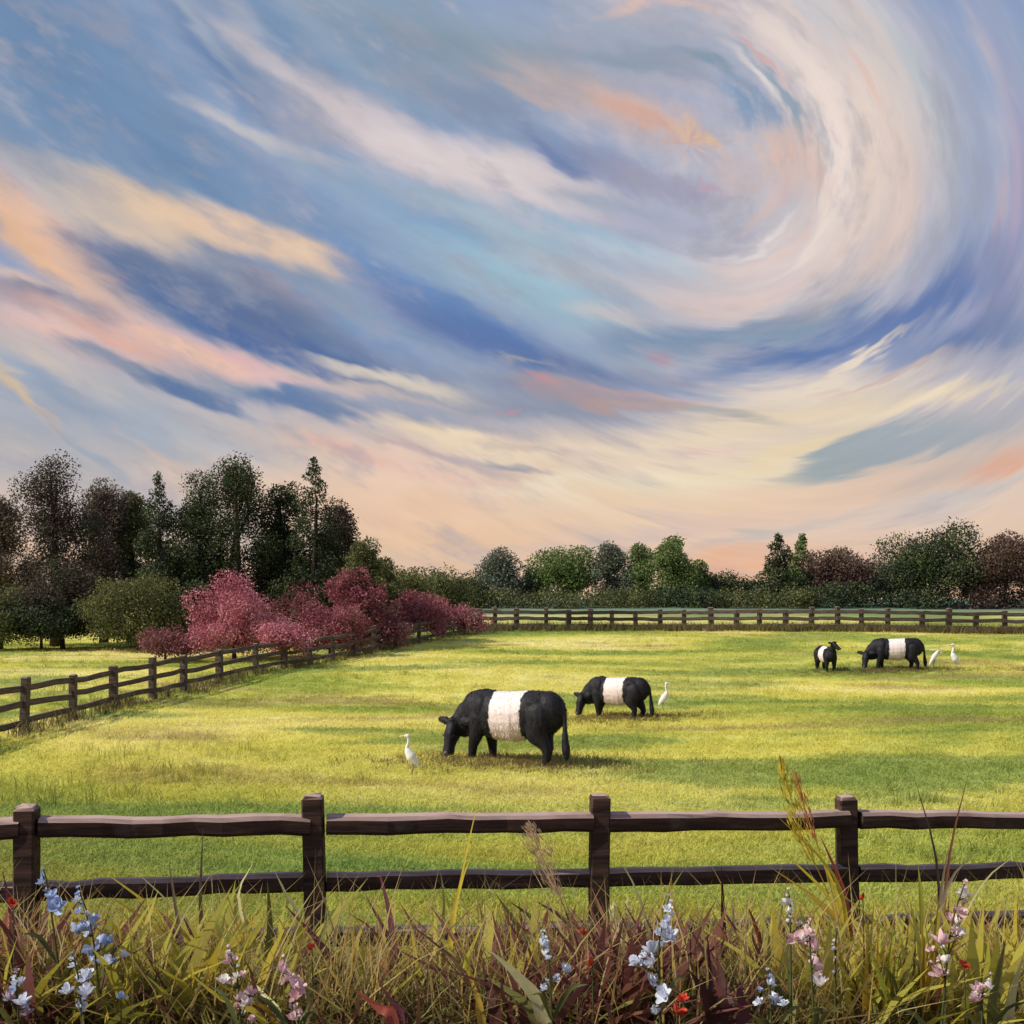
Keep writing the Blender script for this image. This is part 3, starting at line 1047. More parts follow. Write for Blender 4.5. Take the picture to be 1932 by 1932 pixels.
def lobes(kind, w, z0, z1, rng):
    """centres and radii of the foliage clumps of one crown (w: crown width, z0..z1: height range above the foot)"""
    H = z1 - z0
    out = []
    if kind == 'conifer':
        n = int(46 * max(1.0, H / 6))
        for i in range(n):
            t = ((i + rng.uniform()) / n) ** 1.25
            rad = w / 2 * (1 - t) ** 0.72 * rng.uniform(0.6, 1.1)
            a = rng.uniform(0, 6.283)
            r = w * (0.16 * (1 - t) + 0.065) * rng.uniform(0.75, 1.25)
            rr_ = max(0.0, rad - r * 0.5)
            out.append((rr_ * math.cos(a), rr_ * math.sin(a), z0 + H * t * 0.98 - 0.15 * rad, r, r * 0.8))
        out.append((0, 0, z1 - 0.04 * H, w * 0.04, 0.05 * H))
    elif kind == 'round':
        n = 46
        for i in range(n):
            d = rng.normal(0, 1, 3)
            d /= np.linalg.norm(d)
            k = rng.uniform(0.25, 0.80)
            r = w * rng.uniform(0.13, 0.22)
            zc = z0 + H * 0.46
            out.append((d[0] * w / 2 * k, d[1] * w / 2 * k, zc + d[2] * H * 0.5 * k * (1.0 if d[2] > 0 else 0.85), r, r * rng.uniform(0.65, 0.95)))
    elif kind == 'tall':
        stems = [(rng.uniform(-0.22, 0.22) * w, rng.uniform(-0.2, 0.2) * w, rng.uniform(0.72, 1.0)) for _ in range(3)] + [(0.0, 0.0, 1.0)]
        for (sx, sy, hh) in stems:
            for i in range(17):
                t = rng.uniform(0, 1)
                env = (math.sin(math.pi * min(0.97, t * 0.8 + 0.16))) ** 0.7
                r = w * rng.uniform(0.12, 0.21)
                a = rng.uniform(0, 6.283)
                q_ = w * 0.36 * env * rng.uniform(0.2, 1.0)
                out.append((sx * (1 - 0.5 * t) + q_ * math.cos(a), sy + q_ * math.sin(a), z0 + (H * hh - r * 0.8) * t + r * 0.2, r, r * rng.uniform(0.7, 1.1)))
            out.append((sx * 0.6, sy, z0 + H * hh - w * 0.15, w * 0.17, w * 0.15))
            out.append((sx * 0.9 + rng.normal(0, 0.12) * w, sy, z0 + H * hh - w * 0.30, w * 0.19, w * 0.17))
    else:   # bush
        n = 36
        for i in range(n):
            a = rng.uniform(0, 6.283)
            q_ = math.sqrt(rng.uniform(0, 1)) * 0.82
            r = w * rng.uniform(0.13, 0.21)
            ztop = z0 + H * (1 - 0.55 * q_ ** 2.2)
            out.append((q_ * w / 2 * math.cos(a), q_ * w / 2 * math.sin(a) * 0.8, z0 + (ztop - z0 - r) * rng.uniform(0.15, 1.0) + r * 0.3, r, r * rng.uniform(0.7, 1.0)))
    return out


def foliage(lob, n_total, rng):
    area = np.array([l[3] * l[4] for l in lob])
    cnt = np.maximum(20, (n_total * area / area.sum()).astype(int))
    out = []
    for (x, y, z, r, rz), n in zip(lob, cnt):
        d = rng.normal(0, 1, (n, 3))
        d /= np.linalg.norm(d, axis=1, keepdims=True)
        k = rng.uniform(0.25, 1.0, (n, 1)) ** 0.55
        k = k * (1 + rng.normal(0, 0.06, (n, 1)))
        out.append(np.array([[x, y, z]]) + d * k * np.array([[r, r, rz]]))
    return np.concatenate(out)


def plant_tree(name, label, cat, px, top, width, d, kind, mat, grp=None, crown_row=None, leaf=None, dens=7.0, part='crown', trunk_r=None, base=None, limbs=5, stretch=0.55):
    """a tree whose crown tops out at a frame row, standing on the land at depth d"""
    if base is not None:
        f_ = on_ground(px, base)
        x, d = f_.x, f_.y
    else:
        x = ray(px, 0)[0] * d
    zg = gz(x, d)
    m_px = d / 1098.0 * S
    w = width * m_px
    ztop = EYE + ray(px, top)[1] * d - zg
    z0 = (EYE + ray(px, crown_row)[1] * d - zg) if crown_row is not None else 0.12 * ztop
    root = tag(empty(name, (x, d, zg), 0.0), label, cat, grp)
    if kind == 'bush' and part == 'crown':
        z0 = min(z0, 0.10 * ztop)
    lob = lobes(kind, w, z0, ztop, trng)
    lf = leaf or max(0.09, 2.5 * d / 1098.0)
    n = int(dens * w * (ztop - z0) * 0.75 / (lf * lf * stretch * 0.5))
    n = max(900, min(n, 24000))
    pts = foliage(lob, n, trng)
    pts[:, 2] = np.maximum(pts[:, 2], 0.03)
    cr = bpy.data.objects.new(part, leaves_mesh(part, pts, lf, mat, trng, stretch))
    link(cr, root)
    tr_ = trunk_r or max(0.05, 0.022 * ztop)
    zc = z0 + (ztop - z0) * (0.75 if kind == 'conifer' else 0.85 if kind == 'tall' else 0.6)
    sway = [trng.normal(0, 0.015 * ztop, 2) for _ in range(5)]
    path = [(0, 0, -0.15)] + [(sway[i][0] * i / 3, sway[i][1] * i / 3, zc * t) for i, t in enumerate((0.15, 0.4, 0.7, 1.0))]
    tb = [(path, [tr_ * 1.35, tr_ * 1.05, tr_ * 0.85, tr_ * 0.6, tr_ * 0.2], 8)]
    big = sorted(lob, key=lambda l: -l[3])
    for l in [] if kind == 'conifer' else [big[int(i)] for i in trng.integers(0, len(big), limbs)]:
        t0 = trng.uniform(0.25, 0.65)
        st = Vector(path[1]).lerp(Vector(path[4]), t0)
        en = Vector(l[:3])
        mid = st.lerp(en, 0.5) + Vector((0, 0, 0.08 * (en - st).length))
        tb.append(([st, mid, en], [tr_ * 0.5, tr_ * 0.33, tr_ * 0.1], 5))
    tubes_obj('trunk', tb, M_bark, root)
    return root


L_dark = leaf_material('dark_conifer_needles', [(0.018, 0.024, 0.018), (0.030, 0.044, 0.020), (0.059, 0.085, 0.024), (0.051, 0.034, 0.027)], 0.55)
L_deep = leaf_material('deep_green_leaves', [(0.017, 0.025, 0.022), (0.031, 0.043, 0.025), (0.078, 0.108, 0.035), (0.146, 0.166, 0.062)], 0.5)
L_plum = leaf_material('plum_brown_leaves', [(0.042, 0.055, 0.024), (0.062, 0.072, 0.030), (0.066, 0.044, 0.036), (0.100, 0.066, 0.056), (0.110, 0.100, 0.060)], 0.6)
L_brown = leaf_material('faded_brown_leaves', [(0.064, 0.053, 0.031), (0.124, 0.088, 0.064), (0.185, 0.140, 0.101), (0.105, 0.109, 0.053)], 0.5)
L_olive = leaf_material('olive_leaves', [(0.047, 0.056, 0.020), (0.100, 0.117, 0.037), (0.141, 0.141, 0.049), (0.200, 0.208, 0.075)], 0.5)
L_green = leaf_material('fresh_green_leaves', [(0.050, 0.080, 0.027), (0.110, 0.170, 0.040), (0.180, 0.240, 0.070), (0.110, 0.120, 0.060)], 0.35)
L_grey = leaf_material('grey_green_leaves', [(0.062, 0.083, 0.066), (0.114, 0.142, 0.100), (0.177, 0.191, 0.125), (0.094, 0.087, 0.066)], 0.35)
L_rust = leaf_material('red_brown_leaves', [(0.055, 0.046, 0.034), (0.105, 0.059, 0.050), (0.168, 0.097, 0.076), (0.126, 0.130, 0.050)], 0.35)
GW, GR, GB = 'trees of the tall wood on the left', 'trees of the row behind the boundary fence', 'undergrowth bushes below the tall wood'

plant_tree('broadleaf_tree', 'brown olive tree at the outer edge of the tall wood, cut by the frame', 'tree', -5, 930, 156, 54, 'tall', L_brown, GW, 1125)
plant_tree('broadleaf_tree', 'faded brown tree filling the gap between the plum brown tree and a spiky conifer', 'tree', 196, 898, 156, 57, 'tall', L_brown, GW, 1125)
plant_tree('broadleaf_tree', 'tall plum brown tree with an olive top, second in the wood from the outer edge', 'tree', 104, 862, 195, 53, 'tall', L_plum, GW, 1125)
plant_tree('broadleaf_tree', 'thin brown grey tree leaning beside the narrow green conifer', 'tree', 248, 925, 117, 58, 'tall', L_olive, GW, 1125)
plant_tree('conifer_tree', 'narrow dark green conifer with a pointed top amid the brown trees', 'conifer', 298, 890, 150, 52, 'conifer', L_deep, GW, 1180, dens=6)
plant_tree('broadleaf_tree', 'dark green tree flecked with brown, just beside the tallest tree', 'tree', 382, 882, 162, 53, 'tall', L_deep, GW, 1150, dens=6)
plant_tree('broadleaf_tree', 'tallest tree of the wood, broad and nearly black green', 'tree', 447, 850, 195, 52, 'tall', L_dark, GW, 1160, dens=6.5)
plant_tree('broadleaf_tree', 'dark tree filling behind the pink bush between tallest tree and spiky conifer', 'tree', 530, 908, 156, 54, 'tall', L_dark, GW, 1170, dens=6)
plant_tree('conifer_tree', 'dark spiky conifer rising alone at the inner end of the wood', 'conifer', 592, 862, 175, 51, 'conifer', L_dark, GW, 1160, dens=6.5)
plant_tree('broadleaf_tree', 'dark ragged tree on the inner shoulder of the spiky conifer', 'tree', 634, 935, 130, 53, 'tall', L_plum, GW, 1130, dens=5.5)
plant_tree('broadleaf_tree', 'black green tree standing low between two dark trees and above the pink bushes', 'tree', 560, 990, 221, 55, 'round', L_dark, GW, 1190, dens=6)
plant_tree('broadleaf_tree', 'black green tree low in the middle of the wood', 'tree', 350, 985, 208, 55, 'round', L_dark, GW, 1190, dens=6)
plant_tree('small_tree', 'pale olive small tree at the foot of the wood where it ends', 'tree', 682, 1000, 111, 50, 'round', L_olive, GW, 1160)
plant_tree('small_tree', 'small olive tree between the pale olive tree and the low hedge trees', 'tree', 718, 1036, 117, 60, 'round', L_olive, GW, 1180)
plant_tree('leafy_bush', 'large plum brown bush under the tall plum brown tree', 'bush', 118, 1046, 210, 50, 'bush', L_plum, GB, 1200)
plant_tree('leafy_bush', 'wide olive green bush in front of the narrow conifer', 'bush', 262, 1062, 230, 49, 'bush', L_olive, GB, 1208, dens=6)
plant_tree('leafy_bush', 'olive bush at the outer edge of the frame below the wood', 'bush', 2, 1078, 210, 49, 'bush', L_olive, GB, 1205)
plant_tree('leafy_bush', 'dark low bush at the trunks of the tall plum brown tree', 'bush', 78, 1108, 170, 49, 'bush', L_deep, GB, 1205)
plant_tree('leafy_bush', 'dull green bush half hidden behind the big pink bush', 'bush', 372, 1080, 150, 51, 'bush', L_deep, GB, 1195)
plant_tree('leafy_bush', 'dark bush behind the tall magenta bush', 'bush', 600, 1075, 160, 54, 'bush', L_plum, GB, 1190)

for (px, top, wd, d, kind, mat, lab, cr) in [
    (762, 1056, 96, 88, 'round', L_olive, 'low rounded olive tree next to the wood, where the sky opens', 1145),
    (826, 1072, 120, 96, 'round', L_olive, 'low flat topped olive tree before the grey green tree', 1145),
    (880, 1080, 90, 104, 'round', L_deep, 'low blue green tree between olive and grey green trees', 1145),
    (944, 1030, 92, 112, 'tall', L_grey, 'grey green tree that opens the far tree row', 1135),
    (1004, 1058, 70, 114, 'round', L_grey, 'small grey tree tucked beside the round bright green tree', 1135),
    (1062, 1016, 116, 112, 'round', L_green, 'round bright green tree in the far tree row', 1130),
    (1146, 1018, 86, 110, 'tall', L_grey, 'dark grey tree between the two bright green trees', 1135),
    (1204, 1022, 62, 114, 'tall', L_green, 'slim green tree with sky showing through its top', 1135),
    (1270, 1008, 104, 108, 'tall', L_green, 'pointed bright green tree, tallest in the middle of the far row', 1135),
    (1312, 1042, 66, 111, 'round', L_green, 'dark green tree on the shoulder of the pointed green tree', 1135),
    (1348, 1076, 80, 113, 'round', L_deep, 'low dark shrubby tree under the orange gap in the sky', 1130),
    (1410, 1092, 110, 114, 'round', L_deep, 'lowest dark tree of the row, below the orange sky', 1130),
    (1468, 1006, 62, 108, 'conifer', L_deep, 'dark narrow conifer, first of the two conifers after the orange gap', 1130),
    (1514, 1008, 56, 116, 'conifer', L_green, 'thin pale conifer, second of the two conifers after the orange gap', 1130),
    (1540, 1060, 70, 110, 'round', L_deep, 'dark low tree at the foot of the thin pale conifer', 1130),
    (1592, 1018, 124, 107, 'round', L_rust, 'round red brown tree beside the two conifers', 1130),
    (1652, 1052, 84, 112, 'round', L_grey, 'low grey tree between the red brown tree and the largest dark tree', 1130),
    (1756, 984, 178, 106, 'round', L_deep, 'largest dark dome shaped tree of the far row', 1125),
    (1712, 1040, 90, 108, 'round', L_grey, 'smaller dark tree leaning on the largest dome shaped tree', 1128),
    (1896, 990, 128, 104, 'round', L_rust, 'tall red brown tree with an olive flank at the end of the row', 1125),
    (1838, 1050, 70, 107, 'round', L_deep, 'low dark tree between the dome shaped tree and the last red brown tree', 1128),
    (1985, 1010, 130, 106, 'round', L_rust, 'red brown tree cut by the frame at the very end of the row', 1125)]:
    plant_tree('conifer_tree' if kind == 'conifer' else 'broadleaf_tree', lab, 'conifer' if kind == 'conifer' else 'tree', px, top, wd * (1.9 if kind == 'conifer' else 1.25), d, kind, mat, GR, cr + 8, dens=7.0)
hd = [('low dark hedge bush under the grey green tree at the start of the row', 930), ('low dark hedge bush below the round bright green tree', 1055), ('low dark hedge bush below the slim green tree', 1180),
      ('low dark hedge bush below the pointed green tree', 1290), ('low dark hedge bush in the orange gap', 1380), ('low dark hedge bush at the foot of the dark conifer', 1480),
      ('low dark hedge bush below the round red brown tree', 1590), ('low dark hedge bush below the largest dome shaped tree', 1725), ('low dark hedge bush below the last red brown tree', 1860),
      ('low dark hedge bush at the outer end of the far row', 1975)]
for lab, px in hd:
    plant_tree('hedge_bush', lab, 'bush', px, 1100 + trng.uniform(-12, 14), 160, 104, 'bush', (L_deep, L_olive, L_rust, L_deep, L_grey)[px // 5 % 5], 'hedge bushes at the foot of the far row', 1138, dens=5.0)

# pink flowering bushes along the paddock fence
L_pink = leaf_material('rose_pink_blossom', [(0.230, 0.060, 0.080), (0.420, 0.115, 0.160), (0.580, 0.210, 0.260), (0.660, 0.370, 0.390)], 0.9, 0.3, 0.7)
L_mag = leaf_material('crimson_blossom', [(0.130, 0.040, 0.045), (0.280, 0.072, 0.095), (0.430, 0.135, 0.175), (0.270, 0.140, 0.115)], 0.9, 0.3, 0.7)
L_dusk = leaf_material('dusky_wine_leaves', [(0.095, 0.050, 0.040), (0.220, 0.075, 0.085), (0.340, 0.120, 0.135), (0.220, 0.140, 0.105)], 0.8, 0.3, 0.7)
GP = 'pink bushes along the paddock fence'
plant_tree('flowering_bush', 'dusky wine coloured bush at the outer end of the pink bushes', 'bush', 312, 1166, 120, 0, 'bush', L_dusk, GP, 1240, base=1250, dens=5)
plant_tree('flowering_bush', 'dusky pink bush behind the largest pink bush', 'bush', 575, 1088, 130, 0, 'bush', L_dusk, GP, 1190, base=1222, dens=5)
plant_tree('flowering_bush', 'largest and brightest rose pink bush, domed, in front of the tall wood', 'bush', 442, 1072, 215, 0, 'bush', L_pink, GP, 1232, base=1246, dens=6.5)
plant_tree('flowering_bush', 'small rose pink bush on bare stems at the foot of the largest one', 'bush', 532, 1158, 125, 0, 'round', L_pink, GP, 1240, base=1262, dens=6)
plant_tree('flowering_bush', 'tall magenta bush with a ragged top beside the dark trees', 'bush', 668, 1054, 125, 0, 'bush', L_mag, GP, 1190, base=1226, dens=5)
plant_tree('flowering_bush', 'dull pink bush touched with orange before the tall magenta bush', 'bush', 622, 1124, 150, 0, 'bush', L_mag, GP, 1232, base=1240, dens=6)
plant_tree('flowering_bush', 'dark red brown bush between the tall magenta and the crimson bushes', 'bush', 718, 1136, 120, 0, 'bush', L_dusk, GP, 1222, base=1226, dens=6)
plant_tree('flowering_bush', 'crimson domed bush near the corner of the two far fences', 'bush', 790, 1100, 130, 0, 'bush', L_mag, GP, 1200, base=1208, dens=6)
plant_tree('flowering_bush', 'last crimson bush, low and tapering to the corner of the two far fences', 'bush', 856, 1134, 140, 0, 'bush', L_mag, GP, 1192, base=1197, dens=6)

# ------------------------------------------------------------------ cattle and egrets
def ball(c, r, seg=14, rings=9):
    """an ellipsoid as (verts, faces)"""
    rx_, ry_, rz_ = (r, r, r) if not hasattr(r, '__len__') else r
    V, F = [], []
    for i in range(rings + 1):
        a = math.pi * i / rings
        for j in range(seg):
            b_ = 2 * math.pi * j / seg
            V.append((c[0] + rx_ * math.sin(a) * math.cos(b_), c[1] + ry_ * math.sin(a) * math.sin(b_), c[2] + rz_ * math.cos(a)))
    for i in range(rings):
        for j in range(seg):
            k = (j + 1) % seg
            F.append((i * seg + j, (i + 1) * seg + j, (i + 1) * seg + k, i * seg + k))
    return V, F


def chain(nodes, step=0.35):
    """blend ellipsoids along a list of (x, y, z, radius across, radius up)"""
    out = []
    for a, b_ in zip(nodes[:-1], nodes[1:]):
        L = math.dist(a[:3], b_[:3])
        n = max(2, int(L / (step * min(a[3], b_[3], a[4], b_[4]))))
        for i in range(n + 1):
            t = i / n
            q_ = [a[k] + (b_[k] - a[k]) * t for k in range(5)]
            out.append(ball(q_[:3], (min(q_[3], q_[4]) if False else (q_[3] + q_[4]) / 2, q_[3], q_[4])))
    return out


def fuse(name, pieces, voxel, mat, parent, smooth_it=6, fac=0.5):
    """melt overlapping pieces into ONE continuous skin"""
    V, F = [], []
    for v_, f_ in pieces:
        o_ = len(V)
        V += v_
        F += [tuple(i + o_ for i in f) for f in f_]
    me = bpy.data.meshes.new(name + '_rough')
    me.from_pydata(V, [], F)
    o = bpy.data.objects.new(name, me)
    COL.objects.link(o)
    r = o.modifiers.new('skin', 'REMESH')
    r.mode = 'VOXEL'
    r.voxel_size = voxel
    s_ = o.modifiers.new('soften', 'SMOOTH')
    s_.factor = fac
    s_.iterations = smooth_it
    dg = bpy.context.evaluated_depsgraph_get()
    done = bpy.data.meshes.new_from_object(o.evaluated_get(dg))
    o.modifiers.clear()
    o.data = done
    done.materials.clear()
    done.materials.append(mat)
    done.polygons.foreach_set('use_smooth', [True] * len(done.polygons))
    if parent is not None:
        o.parent = parent
    return o


def hide_material(name, b0, b1):
    """black hide with the white belt of the breed round the barrel, ragged at its edges"""
    m_, h, b = material(name, 0.62, 0.3)
    tc = h.n('ShaderNodeTexCoord').outputs['Object']
    ox, oy, oz = h.sep(tc)
    n1, _ = h.noise(tc, 7.0, 4.0, 0.65)
    n2, _ = h.noise(h.mapping(tc, scale=(18, 18, 5)), 1.6, 4.0, 0.65)
    xx = h.m('ADD', ox, h.m('MULTIPLY_ADD', n1, 0.16, -0.08))
    belt = h.m('MULTIPLY', h.ss(xx, b0 - 0.015, b0 + 0.015), h.ss(xx, b1 + 0.015, b1 - 0.015))
    blk = h.mix(h.ss(n2, 0.35, 0.75), (0.005, 0.005, 0.009, 1), (0.020, 0.016, 0.020, 1))
    wht = h.mix(h.ss(n2, 0.3, 0.7), (0.72, 0.66, 0.64, 1), (0.86, 0.82, 0.80, 1))
    wht = h.mix(h.ss(h.m('ADD', n1, h.m('MULTIPLY', oz, -0.5)), 0.15, -0.15, 0.55, 0.0), wht, (0.80, 0.58, 0.56, 1))
    h.put(b.inputs['Base Color'], h.mix(belt, blk, wht))
    bp = h.n('ShaderNodeBump')
    bp.inputs['Strength'].default_value = 0.45
    bp.inputs['Distance'].default_value = 0.02
    h.put(bp.inputs['Height'], n2)
    h.put(b.inputs['Normal'], bp.outputs[0])
    return m_


M_eye, h, b = material('dark_eye', 0.15, 0.6)
b.inputs['Base Color'].default_value = (0.006, 0.005, 0.004, 1)
M_hoof, h, b = material('hoof', 0.6, 0.3)
b.inputs['Base Color'].default_value = (0.03, 0.025, 0.02, 1)
M_muz, h, b = material('grey_muzzle', 0.5, 0.4)
b.inputs['Base Color'].default_value = (0.06, 0.055, 0.058, 1)

def cow_pieces(pose, bulk=1.0, steps=(0, 0, 0, 0), tail=0.0, turn=0.0, face=0.0):
    """skeleton of a stocky shaggy belted cow facing +X, feet at z=0; pose 'graze' or 'alert'"""
    k = bulk
    P_ = chain([(-0.96, 0, 0.98, .17 * k, .24 * k), (-0.84, 0, 0.96, .27 * k, .36 * k), (-0.55, 0, 0.92, .33 * k, .40 * k), (-0.15, 0, 0.85, .38 * k, .44 * k),
                (0.20, 0, 0.85, .36 * k, .43 * k), (0.46, 0, 0.90, .30 * k, .41 * k), (0.66, 0, 0.94, .23 * k, .33 * k)])
    P_ += chain([(-0.82, 0, 1.20, .15, .11), (-0.60, 0, 1.24, .13, .09), (-0.30, 0, 1.20, .12, .08), (0.20, 0, 1.19, .12, .08), (0.45, 0, 1.22, .10, .11)])
    P_ += [ball((-0.62, s * .19, 1.13), (.20, .12, .11)) for s in (-1, 1)] + [ball((-0.98, s * .13, 1.10), (.09, .07, .08)) for s in (-1, 1)]
    P_ += [ball((0.44, s * .22, .98), (.15, .12, .24)) for s in (-1, 1)]
    if pose == 'graze':
        P_ += chain([(0.60, 0, 0.96, .23, .34), (0.84, 0, 0.80, .19, .30), (1.00, 0, 0.64, .165, .22), (1.10, 0, 0.56, .15, .16)])
        skull = chain([(1.09, 0, 0.62, .165, .14), (1.16, 0, 0.48, .170, .14), (1.23, 0, 0.29, .115, .11), (1.26, 0, 0.17, .130, .09)])
        P_ += chain([(0.58, 0, 0.66, .17, .20), (0.92, 0, 0.56, .09, .16)])
        ears = [chain([(1.07, s * .14, .66, .05, .05), (1.05, s * .27, .70, .075, .075), (1.04, s * .42, .72, .05, .05)]) for s in (-1, 1)]
        tuft = [ball((1.08 + .02 * i, (i % 3 - 1) * .07, .73 - .03 * (i % 2)), (.06, .06, .07)) for i in range(5)]
        eye = [(1.25, s * .140, .45) for s in (-1, 1)]
        muz = (1.30, 0, 0.14)
    else:
        P_ += chain([(0.62, 0, 1.05, .18, .25), (0.82, 0, 1.22, .15, .20), (0.95, 0, 1.38, .13, .14)])
        skull = chain([(0.97, 0, 1.44, .135, .13), (1.10, 0, 1.38, .12, .12), (1.24, 0, 1.29, .09, .09), (1.31, 0, 1.24, .09, .08)])
        ears = [chain([(0.94, s * .11, 1.50, .05, .04), (0.93, s * .22, 1.53, .075, .05), (0.92, s * .33, 1.54, .035, .025)]) for s in (-1, 1)]
        tuft = [ball((1.0 + .02 * i, (i % 3 - 1) * .05, 1.55), (.05, .05, .05)) for i in range(5)]
        eye = [(1.13, s * .115, 1.42) for s in (-1, 1)]
        muz = (1.375, 0, 1.23)
    for e in ears:
        skull += e
    skull += tuft

    def look(p):
        dx_, dy_ = p[0] - 1.06, p[1]
        return (1.06 + dx_ * math.cos(face) - dy_ * math.sin(face), dx_ * math.sin(face) + dy_ * math.cos(face), p[2])
    P_ += [([look(v_) for v_ in V], F) for V, F in skull]
    eye, muz = [look(e_) for e_ in eye], look(muz)
    feet = []
    for i, s in enumerate((-1, 1)):
        f = steps[i]
        P_ += chain([(0.50, s * .19, .78, .15, .24), (0.50 + f * .3, s * .20, .54, .13, .15), (0.52 + f * .7, s * .20, .33, .092, .095), (0.52 + f * .95, s * .19, .13, .075, .075), (0.54 + f, s * .19, .045, .08, .05)])
        feet.append((0.56 + f, s * .19, .03))
        f = steps[2 + i]
        P_ += chain([(-0.72, s * .17, .86, .21, .32), (-0.66 + f * .3, s * .20, .60, .16, .21), (-0.78 + f * .7, s * .20, .42, .105, .115), (-0.83 + f * .85, s * .20, .30, .085, .085), (-0.80 + f, s * .20, .12, .073, .073), (-0.78 + f, s * .20, .045, .08, .05)])
        feet.append((-0.76 + f, s * .20, .03))
    P_ += chain([(-1.04, 0, 1.16, .06, .07), (-1.16, tail * .3, 1.02, .045, .045), (-1.20, tail * .7, .72, .042, .042), (-1.22, tail, .48, .06, .07), (-1.24, tail * 1.05, .32, .075, .09), (-1.25, tail * 1.1, .18, .04, .05)])
    if turn:
        # neck and head swung to one side
        def swing(p):
            t = min(1.0, max(0.0, (p[0] - 0.80) / 0.40))
            g_ = turn * t * t * (3 - 2 * t)
            dx_, dy_ = p[0] - 0.80, p[1]
            return (0.80 + dx_ * math.cos(g_) - dy_ * math.sin(g_), dx_ * math.sin(g_) + dy_ * math.cos(g_), p[2])
        P_ = [([swing(v_) if v_[0] > 0.8 else v_ for v_ in V], F) for V, F in P_]
        eye = [swing(e_) for e_ in eye]
        muz = swing(muz)
    return P_, eye, muz, feet


def coat(body, mat, parent, n, rng):
    """shaggy hair: small tapering locks lying down and back over the whole skin"""
    me = body.data
    nv = len(me.vertices)
    co = np.empty(nv * 3, np.float32)
    no = np.empty(nv * 3, np.float32)
    me.vertices.foreach_get('co', co)
    me.vertex_normals.foreach_get('vector', no)
    co, no = co.reshape(-1, 3), no.reshape(-1, 3)
    k = rng.integers(0, nv, n)
    p, nn = co[k], no[k]
    d = nn * rng.uniform(0.05, 0.35, (n, 1)) + np.array([[-0.25, 0, -1.0]]) + rng.normal(0, 0.30, (n, 3))
    d -= nn * np.minimum(0, (d * nn).sum(1, keepdims=True)) * 1.1
    d /= np.linalg.norm(d, axis=1, keepdims=True)
    s = np.cross(d, nn)
    s /= np.linalg.norm(s, axis=1, keepdims=True) + 1e-6
    L = rng.uniform(0.028, 0.056, (n, 1)) * np.clip(0.35 + p[:, 2:3] * 0.9, 0.4, 1.0)
    w = L * 0.13
    a = p - nn * 0.004
    V = np.stack([a - s * w, a + s * w, a + d * L * 0.6 + s * w * 0.8 + nn * 0.006, a + d * L], 1).reshape(-1, 3)
    i = np.arange(n)[:, None] * 4
    F = np.concatenate([i + [[0, 1, 2]], i + [[0, 2, 3]]], 0)
    o = link(bpy.data.objects.new('shaggy_coat', np_mesh('shaggy_coat', V, F, mat)), parent)
    o['kind'] = 'stuff'
    return o


arng = np.random.default_rng(9)


def cow(name, label, cat, x, y, yaw, scale, pose, mat, steps, tail=0.0, bulk=1.0, grp='belted cattle in the pasture', turn=0.0, face=0.0):
    root = tag(empty(name, (x, y, gz(x, y) - 0.015)), label, cat, grp)
    pcs, eye, muz, feet = cow_pieces(pose, bulk, steps, tail, turn, face)
    body = fuse('body', pcs, 0.022, mat, root, 5)
    coat(body, mat, root, 9000, arng)
    for e in eye:
        V, F = ball(e, (.016, .014, .018), 8, 6)
        mesh_obj('eye', V, F, M_eye, root)
    V, F = ball(muz, (.07, .10, .07) if pose == 'graze' else (.04, .07, .055), 10, 7)
    mesh_obj('muzzle', V, F, M_muz, root)
    for f in feet:
        V, F = ball((f[0], f[1], f[2]), (.09, .08, .045), 10, 6)
        mesh_obj('hoof', V, F, M_hoof, root)
    root.rotation_euler = (0, 0, yaw)
    root.scale = (scale,) * 3
    return root


H1 = hide_material('belted_hide', -0.42, 0.20)
H2 = hide_material('belted_hide_wide', -0.40, 0.24)
rd = math.radians
f1_ = on_ground(958, 1438)
cow('cow', 'nearest and largest belted cow, grazing, its tail hanging at one side', 'cow', f1_.x, f1_.y, rd(180 - 30), 0.93, 'graze', H1, (-.10, .13, .10, -.10), .10, 1.04, turn=rd(28), face=rd(52))
f2_ = on_ground(1160, 1355)
cow('cow', 'belted cow grazing a little behind the nearest one, egret at its rump', 'cow', f2_.x, f2_.y, rd(180 - 30), 0.74, 'graze', H2, (.10, -.05, -.06, .08), -.02, 1.0, turn=rd(24), face=rd(46))
f3_ = on_ground(1686, 1264)
cow('cow', 'most distant belted cow, grazing between the calf and two egrets', 'cow', f3_.x, f3_.y, rd(180 - 14), 0.85, 'graze', H1, (-.08, .12, .12, -.10), -.10, 1.02, turn=rd(18), face=rd(40))
f4_ = on_ground(1576, 1268)
cow('calf', 'small belted calf standing with raised head near the most distant cow', 'calf', f4_.x - .25, f4_.y + .2, rd(-84), 0.68, 'alert', H2, (.02, -.02, .05, -.02), .05, 0.86, face=rd(32))

M_white, h, b = material('white_feathers', 0.7, 0.2)
tcw = h.n('ShaderNodeTexCoord').outputs['Object']
nw, _ = h.noise(h.mapping(tcw, scale=(30, 30, 8)), 1.0, 3.0, 0.6)
h.put(b.inputs['Base Color'], h.mix(nw, (0.66, 0.64, 0.62, 1), (0.88, 0.87, 0.84, 1)))
M_beak, h, b = material('pale_yellow_beak', 0.4, 0.4)
b.inputs['Base Color'].default_value = (0.80, 0.62, 0.30, 1)
M_shank, h, b = material('grey_pink_legs', 0.6, 0.3)
b.inputs['Base Color'].default_value = (0.30, 0.25, 0.22, 1)


